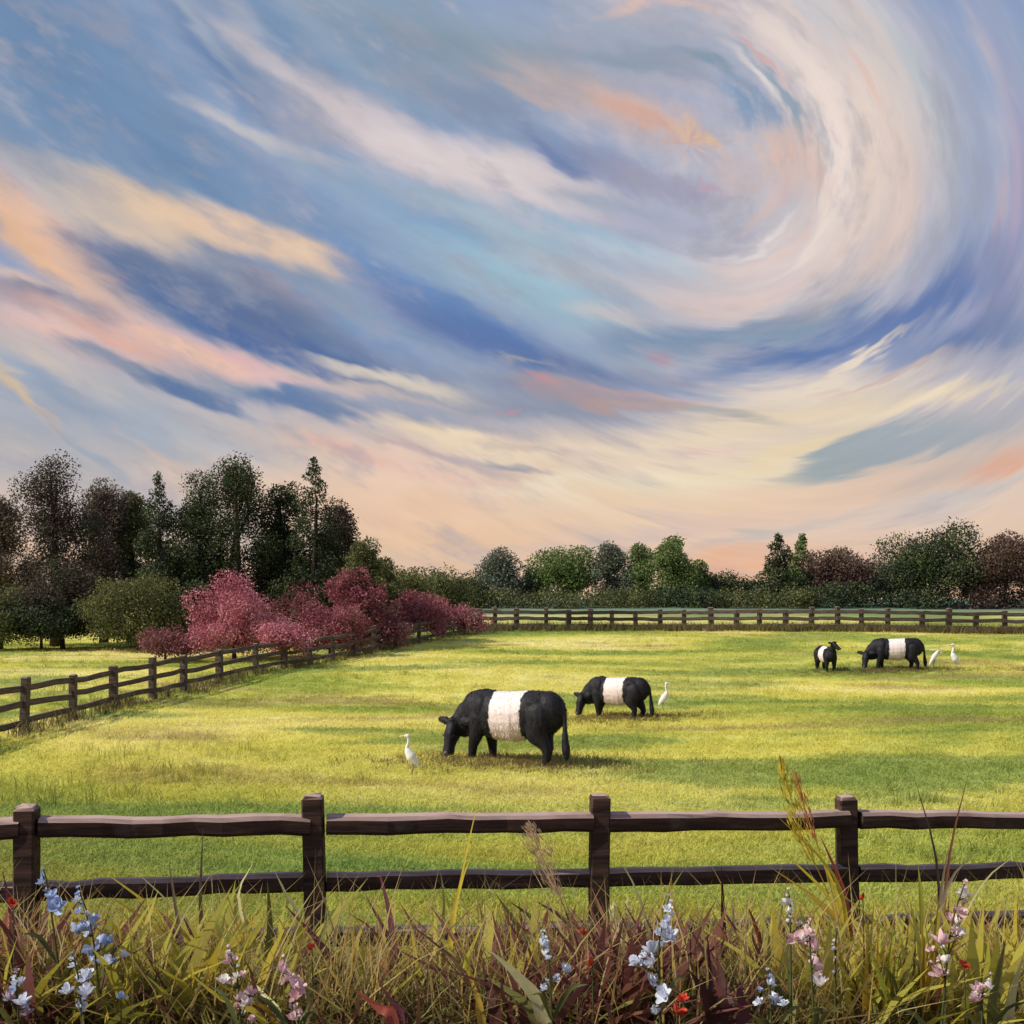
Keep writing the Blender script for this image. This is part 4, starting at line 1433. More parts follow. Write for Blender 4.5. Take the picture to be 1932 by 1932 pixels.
def egret(label, foot, h_tot, yaw, pose):
    """a slim white egret facing +X in its own frame, feet at z=0, unit height scaled to h_tot"""
    root = tag(empty('egret', (foot.x, foot.y, gz(foot.x, foot.y))), label, 'egret', 'white egrets among the cattle')
    if pose == 'upright':
        body = chain([(-.20, 0, .22, .02, .02), (-.13, 0, .32, .07, .075), (-.02, 0, .45, .11, .13), (.05, 0, .56, .08, .10)], .3)
        neck = chain([(.05, 0, .58, .06, .08), (.085, 0, .67, .042, .045), (.05, 0, .76, .036, .038), (.035, 0, .86, .036, .038), (.06, 0, .93, .042, .042)], .4)
        head = chain([(.06, 0, .945, .05, .05), (.12, 0, .945, .036, .036)], .4)
        bk = [(.13, 0, .945), (.20, 0, .94), (.29, 0, .93)]
        eye = [(.115, s * .032, .955) for s in (-1, 1)]
        hipz, hx = .38, -.04
    else:   # stooping
        body = chain([(-.26, 0, .26, .02, .02), (-.18, 0, .40, .055, .06), (-.02, 0, .62, .095, .12), (.08, 0, .74, .07, .09)], .3)
        neck = chain([(.08, 0, .78, .05, .06), (.16, 0, .86, .036, .036), (.24, 0, .86, .03, .03), (.28, 0, .78, .03, .03)], .4)
        head = chain([(.28, 0, .77, .042, .042), (.31, 0, .71, .03, .03)], .4)
        bk = [(.315, 0, .70), (.34, 0, .63), (.37, 0, .54)]
        eye = [(.30, s * .032, .75) for s in (-1, 1)]
        hipz, hx = .50, -.02
    fuse('body', body + neck + head, .012, M_white, root, 3)
    tubes_obj('beak', [(bk, [.022, .014, .002], 7)], M_beak, root)
    for e in eye:
        V, F = ball(e, .009, 7, 5)
        mesh_obj('eye', V, F, M_eye, root)
    for s in (-1, 1):
        tubes_obj('leg', [([(hx, s * .035, hipz), (hx - .03, s * .04, hipz * .5), (hx + .01, s * .04, .012)], [.02, .011, .009], 6),
                          ([(hx - .03, s * .04, .012), (hx + .09, s * .05, .008)], [.008, .005], 5), ([(hx, s * .04, .012), (hx + .07, s * .08, .008)], [.007, .004], 5)], M_shank, root)
    root.scale = (h_tot,) * 3
    root.rotation_euler = (0, 0, yaw)
    return root


def tall_of(foot, rows):
    return rows * S * foot.y / 1098.0


e1 = on_ground(774, 1464)
egret('white egret facing the nearest cow\'s head with its beak turned away', e1, tall_of(e1, 78), rd(180 - 8), 'upright')
e2 = on_ground(1254, 1343)
egret('white egret standing at the rump of the second cow', e2, tall_of(e2, 56), rd(0), 'upright')
e3 = on_ground(1764, 1266)
egret('stooping white egret next to the tail of the most distant cow', e3, tall_of(e3, 44), rd(8), 'stoop')
e4 = on_ground(1801, 1266)
egret('upright white egret beside the stooping egret, farthest from the cows', e4, tall_of(e4, 52), rd(180 + 5), 'upright')


# dead trampled grass where the cattle stand
cp = []
for f_, n in ((f1_, 520), (f2_, 420), (f3_, 420), (f4_, 160), (Vector((f4_.x + 7.6, f4_.y + .4, 0)), 200)):
    q_ = np.stack([f_.x + RNG.normal(0.15, 1.15, n), f_.y + RNG.normal(-0.25, 0.55, n)], 1)
    cp.append(np.stack([q_[:, 0], q_[:, 1], ground(q_[:, 0], q_[:, 1])], 1))
cp = np.concatenate(cp)
scatter('trampled_grass', 'brown trampled grass about the feet of the cattle', cp, RNG.uniform(0.35, 0.85, len(cp)), [blade_set(14, 0.20, 0.014, 0.18, 0.8, RNG) for _ in range(4)],
        grass_material('trampled_grass', [(0.210, 0.140, 0.065), (0.280, 0.200, 0.080), (0.160, 0.130, 0.050), (0.330, 0.230, 0.120)]))

# ------------------------------------------------------------------ the verge before the fence: rough growth nobody could count
def verge_points(n, d0, d1, keep=None):
    y = RNG.uniform(d0, d1, n)
    x = RNG.uniform(-0.62, 0.62, n) * y
    if keep is not None:
        k = keep(x, y)
        x, y = x[k], y[k]
    return np.stack([x, y, ground(x, y) - 0.02], 1)


lim = lambda x, y: y < 6.35 + 0.16 * x + 0.1                # stay on the near side of the fence
V_olive = [blade_set(11, 0.66, 0.026, 0.12, 0.45, RNG, 5, 0.8) for _ in range(6)]
V_short = [blade_set(14, 0.40, 0.026, 0.14, 0.55, RNG, 4, 0.8) for _ in range(5)]
V_fine = [blade_set(10, 0.74, 0.009, 0.10, 0.35, RNG, 5, 0.6) for _ in range(5)]
V_broad = [blade_set(6, 0.60, 0.050, 0.08, 0.42, RNG, 5, 0.7) for _ in range(6)]
drift = lambda x, y, f, ph: np.sin(x * f + ph) + 0.6 * np.sin(x * f * 2.3 + y * 1.1 + ph * 2) + RNG.normal(0, 0.45, len(x))


def reach(p, lo, hi, unit):
    """growth gets lower towards the trodden edge where the camera stands"""
    s_ = RNG.uniform(lo, hi, len(p))
    return np.clip((EYE - s_ * p[:, 1] - p[:, 2]) / unit, 0.22, 1.6)


p = verge_points(5600, 4.55, 7.7, lim)
scatter('verge_grass', 'rough olive and dull green grass filling the verge before the large fence', p, reach(p, 0.318, 0.40, 0.60), V_olive,
        grass_material('verge_grass', [(0.190, 0.165, 0.055), (0.250, 0.220, 0.065), (0.135, 0.145, 0.045), (0.320, 0.250, 0.085), (0.180, 0.105, 0.058)]))
p = verge_points(5500, 4.55, 7.9, lim)
scatter('brown_undergrowth', 'short brown and khaki undergrowth low in the verge', p, reach(p, 0.325, 0.41, 0.38), V_short,
        grass_material('brown_undergrowth', [(0.130, 0.060, 0.042), (0.190, 0.125, 0.060), (0.110, 0.036, 0.030), (0.165, 0.145, 0.055)]))
p = verge_points(1500, 4.55, 7.0, lim)
scatter('dry_grass', 'dry straw and ochre grass stems scattered through the verge', p, reach(p, 0.245, 0.38, 0.70), V_fine,
        grass_material('dry_grass', [(0.50, 0.39, 0.16), (0.46, 0.30, 0.06), (0.58, 0.48, 0.23), (0.36, 0.22, 0.08)]))
p = verge_points(3200, 4.55, 6.7, lambda x, y: lim(x, y) & (drift(x, y, 2.1, 0.6) > 0.30))
scatter('wine_red_undergrowth', 'wine red and maroon leaves standing in drifts in the verge', p, reach(p, 0.280, 0.39, 0.58), V_broad,
        grass_material('wine_red_undergrowth', [(0.170, 0.055, 0.045), (0.250, 0.100, 0.090), (0.120, 0.045, 0.032), (0.300, 0.130, 0.075)]))
p = verge_points(3000, 4.55, 6.9, lambda x, y: lim(x, y) & (drift(x, y, 1.7, -1.9) > 0.40))
scatter('yellow_undergrowth', 'yellow and lime blades mixed into the verge', p, reach(p, 0.272, 0.39, 0.58), V_broad,
        grass_material('yellow_undergrowth', [(0.48, 0.36, 0.04), (0.38, 0.36, 0.05), (0.54, 0.46, 0.09), (0.28, 0.27, 0.06)]))

# ------------------------------------------------------------------ single plants of the verge
vrng = np.random.default_rng(77)
PLANTMAT = {}


def plain(name, col, rough=0.6, trans=0.3, vary=0.5):
    """leaf or petal colour with a little grain along it"""
    if name in PLANTMAT:
        return PLANTMAT[name]
    m_, h, b = material(name, rough, 0.25)
    tc = h.n('ShaderNodeTexCoord').outputs['Object']
    isl = h.n('ShaderNodeNewGeometry').outputs['Random Per Island']
    n1, _ = h.noise(tc, 28.0, 3.0, 0.6)
    k = h.m('ADD', h.m('MULTIPLY_ADD', n1, vary, 1 - vary / 2), h.m('MULTIPLY_ADD', isl, vary * 0.5, -vary * 0.25))
    c_ = h.mix(1.0, (*col, 1), h.xyz(k, k, k), 'MULTIPLY')
    h.put(b.inputs['Base Color'], c_)
    tr = h.n('ShaderNodeBsdfTranslucent')
    h.put(tr.inputs[0], c_)
    mx_ = h.n('ShaderNodeMixShader')
    mx_.inputs[0].default_value = trans
    for a_, i in ((b.outputs[0], 1), (tr.outputs[0], 2)):
        m_.node_tree.links.new(a_, mx_.inputs[i])
    m_.node_tree.links.new(mx_.outputs[0], m_.node_tree.nodes['Material Output'].inputs[0])
    PLANTMAT[name] = m_
    return m_


M_Y = plain('yellow_blade', (0.58, 0.46, 0.05))
M_O = plain('ochre_blade', (0.46, 0.29, 0.035))
M_LIME = plain('lime_blade', (0.34, 0.36, 0.05))
M_PALE = plain('pale_straw', (0.58, 0.53, 0.26))
M_PLUM = plain('plum_blade', (0.150, 0.048, 0.062))
M_BR = plain('maroon_blade', (0.075, 0.022, 0.018))
M_OL = plain('olive_blade', (0.17, 0.165, 0.045))
M_TAN = plain('tan_plume', (0.58, 0.41, 0.24))
M_DK = plain('dark_stem', (0.060, 0.045, 0.030))
M_TAUPE = plain('taupe_stem', (0.190, 0.140, 0.095))
M_BRICK = plain('brick_red_leaf', (0.36, 0.085, 0.060))
M_STEM = plain('green_stem', (0.090, 0.105, 0.035))
M_BLUE = plain('powder_blue_petal', (0.46, 0.55, 0.78), vary=0.35)
M_ICE = plain('ice_blue_petal', (0.74, 0.77, 0.86), vary=0.3)
M_LILAC = plain('lilac_petal', (0.48, 0.36, 0.45), vary=0.35)
M_PINKP = plain('shell_pink_petal', (0.80, 0.56, 0.57), vary=0.3)
M_WHITEP = plain('white_petal', (0.84, 0.78, 0.76), vary=0.25)
M_RED = plain('scarlet_petal', (0.62, 0.07, 0.035), vary=0.4)


def spline(pts, n):
    """smooth curve through the points (Catmull-Rom)"""
    P_ = [Vector(p) for p in pts]
    P_ = [P_[0] * 2 - P_[1]] + P_ + [P_[-1] * 2 - P_[-2]]
    out = []
    m_ = len(P_) - 3
    for i in range(n + 1):
        t = i / n * m_
        k = min(int(t), m_ - 1)
        t -= k
        a, b_, c_, d = P_[k:k + 4]
        out.append(0.5 * (2 * b_ + (c_ - a) * t + (2 * a - 5 * b_ + 4 * c_ - d) * t ** 2 + (3 * b_ - a - 3 * c_ + d) * t ** 3))
    return out


def ribbon(name, path, width, mat, parent, fold=0.25, face=None, blunt=False):
    """a folded blade: widest a third of the way up, ending in a point"""
    n = len(path) - 1
    V, F = [], []
    face = face or Vector((vrng.normal(0, 0.35), -1, vrng.normal(0.2, 0.2)))
    for i, p in enumerate(path):
        t = i / n
        d = (path[min(i + 1, n)] - path[max(i - 1, 0)]).normalized()
        s = d.cross(face).normalized()
        up = s.cross(d)
        w = width * 0.5 * (min(1.0, 0.45 + 1.6 * t) * (1 - t ** (3.5 if blunt else 1.8)) + 0.02)
        V += [tuple(p - s * w + up * w * fold), tuple(p), tuple(p + s * w + up * w * fold)]
    for i in range(n):
        a = i * 3
        F += [(a, a + 1, a + 4, a + 3), (a + 1, a + 2, a + 5, a + 4)]
    return mesh_obj(name, V, F, mat, parent, smooth=True)


def to_local(pts, d, origin, sway=0.10):
    """frame points of a plant at depth d -> curve in the plant's own frame, leaning a little in depth"""
    n = max(1, len(pts) - 1)
    k = vrng.normal(0, sway)
    return [at(px, py, d + k * (i / n)) - origin for i, (px, py) in enumerate(pts)]


def grass_plant(name, label, cat, foot_px, d, leaves, grp='tall grasses of the verge'):
    """a tuft of single blades: leaves = [(points from low to tip, width in frame px, material)]"""
    x = ray(foot_px, 0)[0] * d
    o0 = Vector((x, d, gz(x, d)))
    root = tag(empty(name, o0), label, cat, grp, 'thing')
    mpx = d * S / 1098.0
    for pts, w, mat in leaves:
        c_ = to_local(pts, d, o0)
        path = spline([Vector((vrng.normal(0, 0.02), vrng.normal(0, 0.02), -0.02))] + [Vector(c_[0]) * 1.0] + c_[1:], 9)
        ribbon('leaf', path, w * 1.25 * mpx, mat, root, 0.3)
    return root


def petal_ball(name, mat, rng, petals=9, flat=0.0):
    """a ruffled little bloom of cupped petals, unit size"""
    V, F = [], []
    for i in range(petals):
        a = i * 2.39996 + rng.normal(0, 0.25)
        el_ = (0.15 if i < petals * 0.55 else 0.85) * (1 - flat) + rng.normal(0, 0.15)
        dr = Vector((math.cos(a) * math.cos(el_), math.sin(a) * math.cos(el_), math.sin(el_)))
        sd = dr.cross(Vector((0, 0, 1))).normalized()
        nm = sd.cross(dr)
        L = rng.uniform(0.42, 0.60)
        w = L * rng.uniform(0.62, 0.85)
        o_ = len(V)
        V.append(tuple(dr * L * 0.55 - nm * 0.05))
        for k in range(8):
            b_ = 2 * math.pi * k / 8
            V.append(tuple(dr * (L * 0.55 + L * 0.5 * math.cos(b_)) + sd * (w * 0.5 * math.sin(b_)) + nm * (0.10 * math.cos(b_) + 0.10 * math.sin(b_) ** 2 + rng.normal(0, 0.015))))
        for k in range(8):
            F.append((o_, o_ + 1 + k, o_ + 1 + (k + 1) % 8))
    me = bpy.data.meshes.new(name)
    me.from_pydata(V, [], F)
    me.materials.append(mat)
    me.polygons.foreach_set('use_smooth', [True] * len(me.polygons))
    return me


BLOOMS = {}


def bloom(mat, flat=0.0):
    key = (mat.name, flat)
    if key not in BLOOMS:
        BLOOMS[key] = [petal_ball('blossom', mat, vrng, 9, flat) for _ in range(3)]
    return BLOOMS[key][int(vrng.integers(0, 3))]


def wildflower(name, label, cat, foot_px, d, florets, mats, grp, part='blossom', flat=0.0, stem=M_STEM, size=1.15):
    """florets = [(px, py, size in frame px)] from top to bottom, each a bloom of its own on a shared stem"""
    d = 4.15 + 0.45 * (d - 4.25)                              # the flowers stand at the front of the growth
    x = ray(foot_px, 0)[0] * d
    o0 = Vector((x, d, gz(x, d)))
    root = tag(empty(name, o0), label, cat, grp, 'thing')
    mpx = d * S / 1098.0
    if len(florets) > 2:                                      # buds and smaller blooms between the large ones
        more = []
        for (ax_, ay_, s1), (bx_, by_, s2) in zip(florets[:-1], florets[1:]):
            t = vrng.uniform(0.3, 0.7)
            more.append((ax_ + (bx_ - ax_) * t + vrng.normal(0, 7), ay_ + (by_ - ay_) * t + vrng.normal(0, 7), 0.6 * min(s1, s2)))
        tx, ty, ts = florets[0]
        more += [(tx + vrng.normal(0, 3), ty - 14, ts * 0.5), (tx + vrng.normal(0, 4), ty - 26, ts * 0.38)]
        florets = sorted(list(florets) + more, key=lambda f_: f_[1])
    pts = [at(px, py, d + vrng.normal(0, 0.03)) - o0 for px, py, s in florets]
    top = pts[0]
    mid = sum((p for p in pts), Vector()) / len(pts)
    if len(pts) == 1:
        mid = top * 0.6
    axis = spline([Vector((0, 0, -0.03)), Vector((mid.x * 0.45, mid.y * 0.45, mid.z * 0.5)), mid, top], 14)
    tb = [(axis, [0.0055 - 0.003 * i / 14 for i in range(15)], 6)]
    for (px, py, s), p in zip(florets, pts):
        q_ = min(axis, key=lambda a: (a - p).length + (0.4 if a.z > p.z else 0))
        if (q_ - p).length > 0.012:
            tb.append(([q_, q_.lerp(p, 0.5) + Vector((0, 0, -0.006)), p], [0.0028, 0.0024, 0.002], 5))
    tubes_obj('stem', tb, stem, root)
    for i, ((px, py, s), p) in enumerate(zip(florets, pts)):
        o = link(bpy.data.objects.new(part, bloom(mats[i % len(mats)], flat)), root)
        o.location = p
        k = s * mpx * size
        o.scale = (k * vrng.uniform(0.85, 1.15), k * vrng.uniform(0.85, 1.15), k * vrng.uniform(0.85, 1.2))
        o.rotation_euler = (vrng.uniform(-1.0, -0.2) if flat else vrng.normal(0, 0.6), vrng.normal(0, 0.5), vrng.uniform(0, 6.28))
    for k in range(4):
        a = vrng.uniform(0, 6.28)
        L = vrng.uniform(0.16, 0.30)
        st = axis[int(vrng.integers(2, 7))]
        en = st + Vector((math.cos(a) * L * 0.7, math.sin(a) * L * 0.5, L * 0.6))
        ribbon('leaf', spline([st, st.lerp(en, 0.5) + Vector((0, 0, 0.05)), en], 6), 0.026, M_OL if k % 2 else M_STEM, root, 0.3)
    return root


def plume_grass(name, label, cat, foot_px, d, stem_pts, head_from, mat_head, mat_stem, spread, n, spike, grp='tall grasses of the verge', droop=0.4):
    """a stalk with a feathery seed head: spikelets along the upper part of the stem"""
    x = ray(foot_px, 0)[0] * d
    o0 = Vector((x, d, gz(x, d)))
    root = tag(empty(name, o0), label, cat, grp, 'thing')
    ax = spline([Vector((0, 0, -0.03))] + to_local(stem_pts, d, o0, 0.05), 24)
    tubes_obj('stem', [(ax, [0.0045 - 0.0032 * i / 24 for i in range(25)], 6)], mat_stem, root)
    V, F = [], []
    for i in range(n):
        t = head_from + (1 - head_from) * (i + vrng.uniform()) / n
        k = min(23, int(t * 24))
        p = ax[k].lerp(ax[k + 1], t * 24 - k)
        d_ = (ax[k + 1] - ax[k]).normalized()
        a = vrng.uniform(0, 6.283)
        s1 = d_.cross(Vector((0, 1, 0.1))).normalized()
        s2 = d_.cross(s1)
        out = s1 * math.cos(a) + s2 * math.sin(a)
        env = math.sin(math.pi * min(0.98, 0.12 + 0.86 * (t - head_from) / (1 - head_from))) ** 0.8
        L = spread * env * vrng.uniform(0.5, 1.15)
        b_ = p + d_ * L * 0.9 + out * L * 0.55
        q_ = b_ + d_ * spike - Vector((0, 0, spike * droop))
        w = out.cross(d_).normalized() * spike * 0.13
        o_ = len(V)
        V += [tuple(p), tuple(b_ + w * 0.3), tuple(b_ - w * 0.3), tuple(b_.lerp(q_, 0.5) + w), tuple(b_.lerp(q_, 0.5) - w), tuple(q_)]
        F += [(o_, o_ + 1, o_ + 2), (o_ + 1, o_ + 3, o_ + 4, o_ + 2), (o_ + 3, o_ + 5, o_ + 4)]
    mesh_obj('seed_head', V, F, mat_head, root, smooth=False)
    return root


GG = 'tall grasses of the verge'
grass_plant('tall_grass', 'yellow and ochre grass blades slanting across the middle rail between the first two posts', 'grass', 430, 5.3, [
    ([(372, 1800), (300, 1722), (182, 1634)], 11, M_Y), ([(392, 1806), (334, 1718), (228, 1618)], 8, M_PALE), ([(400, 1840), (306, 1758), (208, 1692)], 15, M_O),
    ([(420, 1880), (396, 1806), (322, 1742)], 11, M_O)])
grass_plant('tall_grass', 'ochre grass blades low between the blue flowers and the first pink flower', 'grass', 540, 4.5, [
    ([(520, 1925), (455, 1880), (392, 1842)], 16, M_O), ([(500, 1930), (420, 1886), (350, 1830)], 11, M_Y), ([(530, 1930), (500, 1880), (470, 1846)], 12, M_PALE)])
grass_plant('tall_grass', 'single taupe stalk rising straight to the top rail between the first two posts', 'grass', 386, 5.5, [([(384, 1820), (378, 1700), (383, 1560)], 10, M_TAUPE)])
grass_plant('tall_grass', 'lime and pale yellow blades below the middle rail, one step before the second post', 'grass', 455, 5.4, [
    ([(470, 1800), (450, 1690), (479, 1626)], 9, M_PALE), ([(440, 1800), (412, 1740), (452, 1670)], 18, M_LIME), ([(505, 1800), (508, 1720), (504, 1660)], 13, M_OL), ([(560, 1760), (540, 1690), (516, 1640)], 8, M_PALE)])
grass_plant('tall_grass', 'plum coloured blades standing between the blue flowers and the second post', 'grass', 390, 5.2, [
    ([(388, 1850), (372, 1790), (342, 1722)], 16, M_PLUM), ([(370, 1840), (330, 1760), (296, 1712)], 12, M_PLUM), ([(352, 1830), (330, 1700), (318, 1618)], 9, M_TAUPE)])
grass_plant('tall_grass', 'wine red broad leaves crossing the foot of the second post', 'grass', 660, 5.4, [
    ([(650, 1870), (612, 1792), (538, 1708)], 24, M_PLUM), ([(640, 1880), (630, 1820), (586, 1760)], 20, M_BR), ([(600, 1850), (610, 1760), (642, 1700)], 14, M_OL), ([(590, 1880), (600, 1830), (616, 1776)], 16, M_BR)])
grass_plant('tall_grass', 'plum blades with a reddish one fanning out after the second post', 'grass', 772, 5.2, [
    ([(778, 1870), (744, 1790), (688, 1686)], 18, M_PLUM), ([(750, 1870), (738, 1736), (712, 1632)], 18, M_PLUM), ([(740, 1830), (706, 1756), (652, 1720)], 14, M_BRICK), ([(760, 1880), (738, 1838), (688, 1788)], 18, M_BRICK)])
grass_plant('tall_grass', 'coral red leaf low in the verge below the plum blades', 'grass', 745, 4.3, [([(740, 1926), (718, 1904), (668, 1866)], 24, M_BRICK), ([(760, 1930), (740, 1890), (712, 1850)], 14, M_PLUM)])
grass_plant('tall_grass', 'single bright lime yellow blade standing upright below the bottom rail', 'grass', 795, 5.0, [([(794, 1880), (786, 1810), (773, 1742)], 13, M_Y)])
grass_plant('tall_grass', 'long yellow stalk reaching above the top rail midway between second and third post', 'grass', 850, 5.6, [
    ([(850, 1820), (868, 1670), (910, 1474)], 7, M_Y), ([(848, 1800), (866, 1680), (892, 1606)], 10, M_Y), ([(836, 1790), (838, 1700), (830, 1640)], 7, M_OL)])
grass_plant('tall_grass', 'broad pale straw leaf arching low before the third post', 'grass', 1040, 4.4, [([(1026, 1920), (984, 1848), (920, 1790)], 28, M_PALE), ([(1010, 1926), (960, 1870), (900, 1836)], 16, M_OL)])
grass_plant('tall_grass', 'maroon pointed blades low between the lime blade and the pale arching leaf', 'grass', 930, 4.4, [([(938, 1930), (926, 1870), (908, 1812)], 26, M_BR), ([(908, 1930), (900, 1880), (876, 1820)], 16, M_O), ([(965, 1930), (950, 1880), (946, 1840)], 16, M_BR)])
grass_plant('tall_grass', 'dark olive leaves leaning away from the third post under the bottom rail', 'grass', 1010, 5.5, [([(1000, 1800), (980, 1752), (936, 1688)], 18, M_OL), ([(1040, 1820), (1010, 1740), (960, 1700)], 14, M_OL), ([(1100, 1800), (1066, 1736), (1010, 1700)], 14, M_DK)])
plume_grass('plume_grass', 'tan feathery plume grass leaning across the rails before the third post', 'grass', 1150, 5.2, [(1133, 1900), (1092, 1776), (1064, 1711), (1036, 1646), (1000, 1563)], 0.62, M_TAN, M_TAUPE, 0.13, 170, 0.040)
plume_grass('plume_grass', 'short golden wheat like grass just after the third post', 'grass', 1176, 5.0, [(1175, 1860), (1172, 1790), (1160, 1734), (1158, 1716)], 0.40, M_PALE, M_TAN, 0.05, 70, 0.030, droop=0.1)
plume_grass('plume_grass', 'golden seed head leaning outward from the wheat like grass', 'grass', 1180, 5.0, [(1178, 1860), (1180, 1800), (1196, 1764), (1212, 1742)], 0.5, M_PALE, M_TAN, 0.04, 44, 0.028, droop=0.1)
plume_grass('plume_grass', 'golden seed head standing tallest of the wheat like grass', 'grass', 1176, 5.05, [(1176, 1860), (1178, 1780), (1184, 1700)], 0.5, M_PALE, M_TAN, 0.045, 50, 0.030, droop=0.1)
grass_plant('tall_grass', 'pale blade crossing the middle rail just after the third post', 'grass', 1215, 5.6, [([(1226, 1800), (1204, 1690), (1166, 1616)], 8, M_PALE), ([(1240, 1800), (1256, 1700), (1290, 1640)], 8, M_LIME)])
grass_plant('tall_grass', 'dark red brown spear shaped stalk touching the middle rail between third and fourth post', 'grass', 1362, 5.5, [([(1364, 1840), (1364, 1740), (1361, 1630)], 15, M_BR), ([(1372, 1800), (1384, 1740), (1380, 1690)], 8, M_TAUPE)])
grass_plant('tall_grass', 'cluster of broad maroon spears low between third and fourth post', 'grass', 1350, 4.35, [
    ([(1344, 1930), (1330, 1880), (1300, 1830)], 36, M_BR), ([(1372, 1930), (1366, 1870), (1352, 1802)], 34, M_BR), ([(1342, 1910), (1340, 1840), (1333, 1752)], 14, M_BR), ([(1400, 1930), (1398, 1890), (1388, 1850)], 26, M_PLUM)])
grass_plant('tall_grass', 'thin brick red blades among the grass left of the white flower spike', 'grass', 1410, 5.2, [([(1436, 1820), (1426, 1750), (1406, 1702)], 11, M_BRICK), ([(1410, 1830), (1386, 1788), (1356, 1756)], 12, M_BRICK), ([(1420, 1850), (1420, 1820), (1416, 1790)], 9, M_BRICK)])
grass_plant('tall_grass', 'pale yellow blades low between the ice blue spike and the maroon spears', 'grass', 1290, 4.7, [([(1288, 1900), (1300, 1800), (1330, 1716)], 9, M_LIME), ([(1284, 1920), (1282, 1830), (1290, 1760)], 9, M_PALE), ([(1296, 1920), (1310, 1850), (1306, 1790)], 10, M_LIME)])
plume_grass('plume_grass', 'yellow plume grass rising above the top rail before the fourth post', 'grass', 1600, 5.6, [(1590, 1800), (1560, 1680), (1510, 1570), (1476, 1440)], 0.60, M_Y, M_O, 0.10, 130, 0.045, droop=0.05)
plume_grass('plume_grass', 'orange tipped plume beside the yellow plume before the fourth post', 'grass', 1602, 5.7, [(1592, 1800), (1566, 1670), (1530, 1560), (1500, 1462)], 0.66, plain('orange_plume', (0.52, 0.24, 0.07)), M_O, 0.06, 60, 0.045, droop=0.05)
grass_plant('tall_grass', 'bundle of yellow blades slanting over the rails before the fourth post', 'grass', 1625, 5.5, [
    ([(1604, 1800), (1570, 1700), (1456, 1586)], 11, M_Y), ([(1600, 1790), (1580, 1690), (1537, 1590)], 12, M_Y), ([(1612, 1800), (1560, 1712), (1450, 1634)], 9, M_O), ([(1616, 1810), (1580, 1740), (1500, 1668)], 10, M_Y),
    ([(1600, 1780), (1572, 1650), (1456, 1530)], 8, M_Y), ([(1604, 1800), (1590, 1680), (1546, 1574)], 16, M_BRICK)])
cl = []
for i in range(26):
    bx_ = 1625 + vrng.uniform(0, 150)
    tp = bx_ + vrng.normal(0, 26)
    cl.append(([(bx_, 1926), (bx_ + (tp - bx_) * 0.4 + vrng.normal(0, 6), 1850), (tp, vrng.uniform(1690, 1830))], vrng.uniform(9, 20), (M_O, M_OL, M_Y, M_LIME, M_OL, M_LIME)[i % 6]))
grass_plant('tall_grass', 'dense clump of ochre and olive blades after the fourth post', 'grass', 1700, 4.6, cl)
grass_plant('tall_grass', 'tall olive lime blade reaching the middle rail in the clump after the fourth post', 'grass', 1750, 5.0, [([(1750, 1920), (1742, 1754), (1732, 1630)], 20, M_LIME), ([(1762, 1900), (1766, 1780), (1776, 1672)], 13, M_TAUPE)])
grass_plant('tall_grass', 'two thin dark twigs crossing the top rail in a V after the fourth post', 'grass', 1775, 5.9, [([(1772, 1800), (1766, 1620), (1722, 1458)], 7, M_DK), ([(1776, 1800), (1792, 1610), (1830, 1450)], 7, plain('reddish_twig', (0.24, 0.10, 0.06)))])
grass_plant('tall_grass', 'slender taupe blades leaning outward behind the last pink flower', 'grass', 1765, 5.6, [([(1768, 1820), (1786, 1676), (1842, 1604)], 9, M_TAUPE), ([(1770, 1810), (1776, 1680), (1790, 1598)], 9, M_TAUPE), ([(1800, 1800), (1850, 1672), (1922, 1608)], 5, M_PALE)])
grass_plant('tall_grass', 'broad olive straw leaves at the outer edge beyond the last pink flower', 'grass', 1890, 4.4, [([(1872, 1930), (1880, 1850), (1898, 1770)], 28, M_OL), ([(1900, 1930), (1912, 1860), (1932, 1800)], 24, M_PALE), ([(1850, 1930), (1836, 1880), (1842, 1836)], 20, M_OL)])
grass_plant('tall_grass', 'plum and red grass blades at the near left edge before the first post', 'grass', 20, 5.2, [([(36, 1860), (24, 1740), (4, 1640)], 16, M_PLUM), ([(10, 1850), (10, 1760), (22, 1690)], 14, M_BRICK), ([(60, 1880), (46, 1790), (18, 1720)], 12, M_TAUPE), ([(70, 1900), (40, 1850), (-10, 1790)], 26, M_PLUM)])
grass_plant('tall_grass', 'straw blades leaning across the blue flowers from the first post', 'grass', 250, 4.9, [([(240, 1900), (190, 1810), (118, 1730)], 9, M_PALE), ([(270, 1900), (220, 1860), (150, 1800)], 10, M_TAUPE), ([(300, 1900), (290, 1830), (276, 1770)], 16, M_BR)])

GBL, GPK, GPO = 'blue wildflowers of the verge', 'pink and white wildflowers of the verge', 'scarlet poppies of the verge'
wildflower('blue_wildflower', 'tall powder blue flower leaning on the first post', 'flower', 140, 5.3, [(79, 1666, 20), (96, 1694, 26), (108, 1712, 32)], [M_BLUE], GBL)
wildflower('blue_wildflower', 'largest powder blue flower spike, trailing down between first post and ochre blades', 'flower', 205, 5.1, [
    (146, 1700, 18), (149, 1722, 20), (172, 1740, 26), (158, 1752, 32), (143, 1756, 24), (191, 1778, 26), (209, 1776, 20), (173, 1795, 26), (200, 1820, 30), (234, 1805, 20)], [M_BLUE, M_BLUE, M_ICE], GBL)
wildflower('blue_wildflower', 'low pale blue flower cluster under the largest blue spike', 'flower', 165, 4.3, [(137, 1824, 16), (162, 1845, 30), (127, 1872, 28), (163, 1877, 30), (150, 1899, 24)], [M_BLUE, M_ICE, M_ICE], GBL)
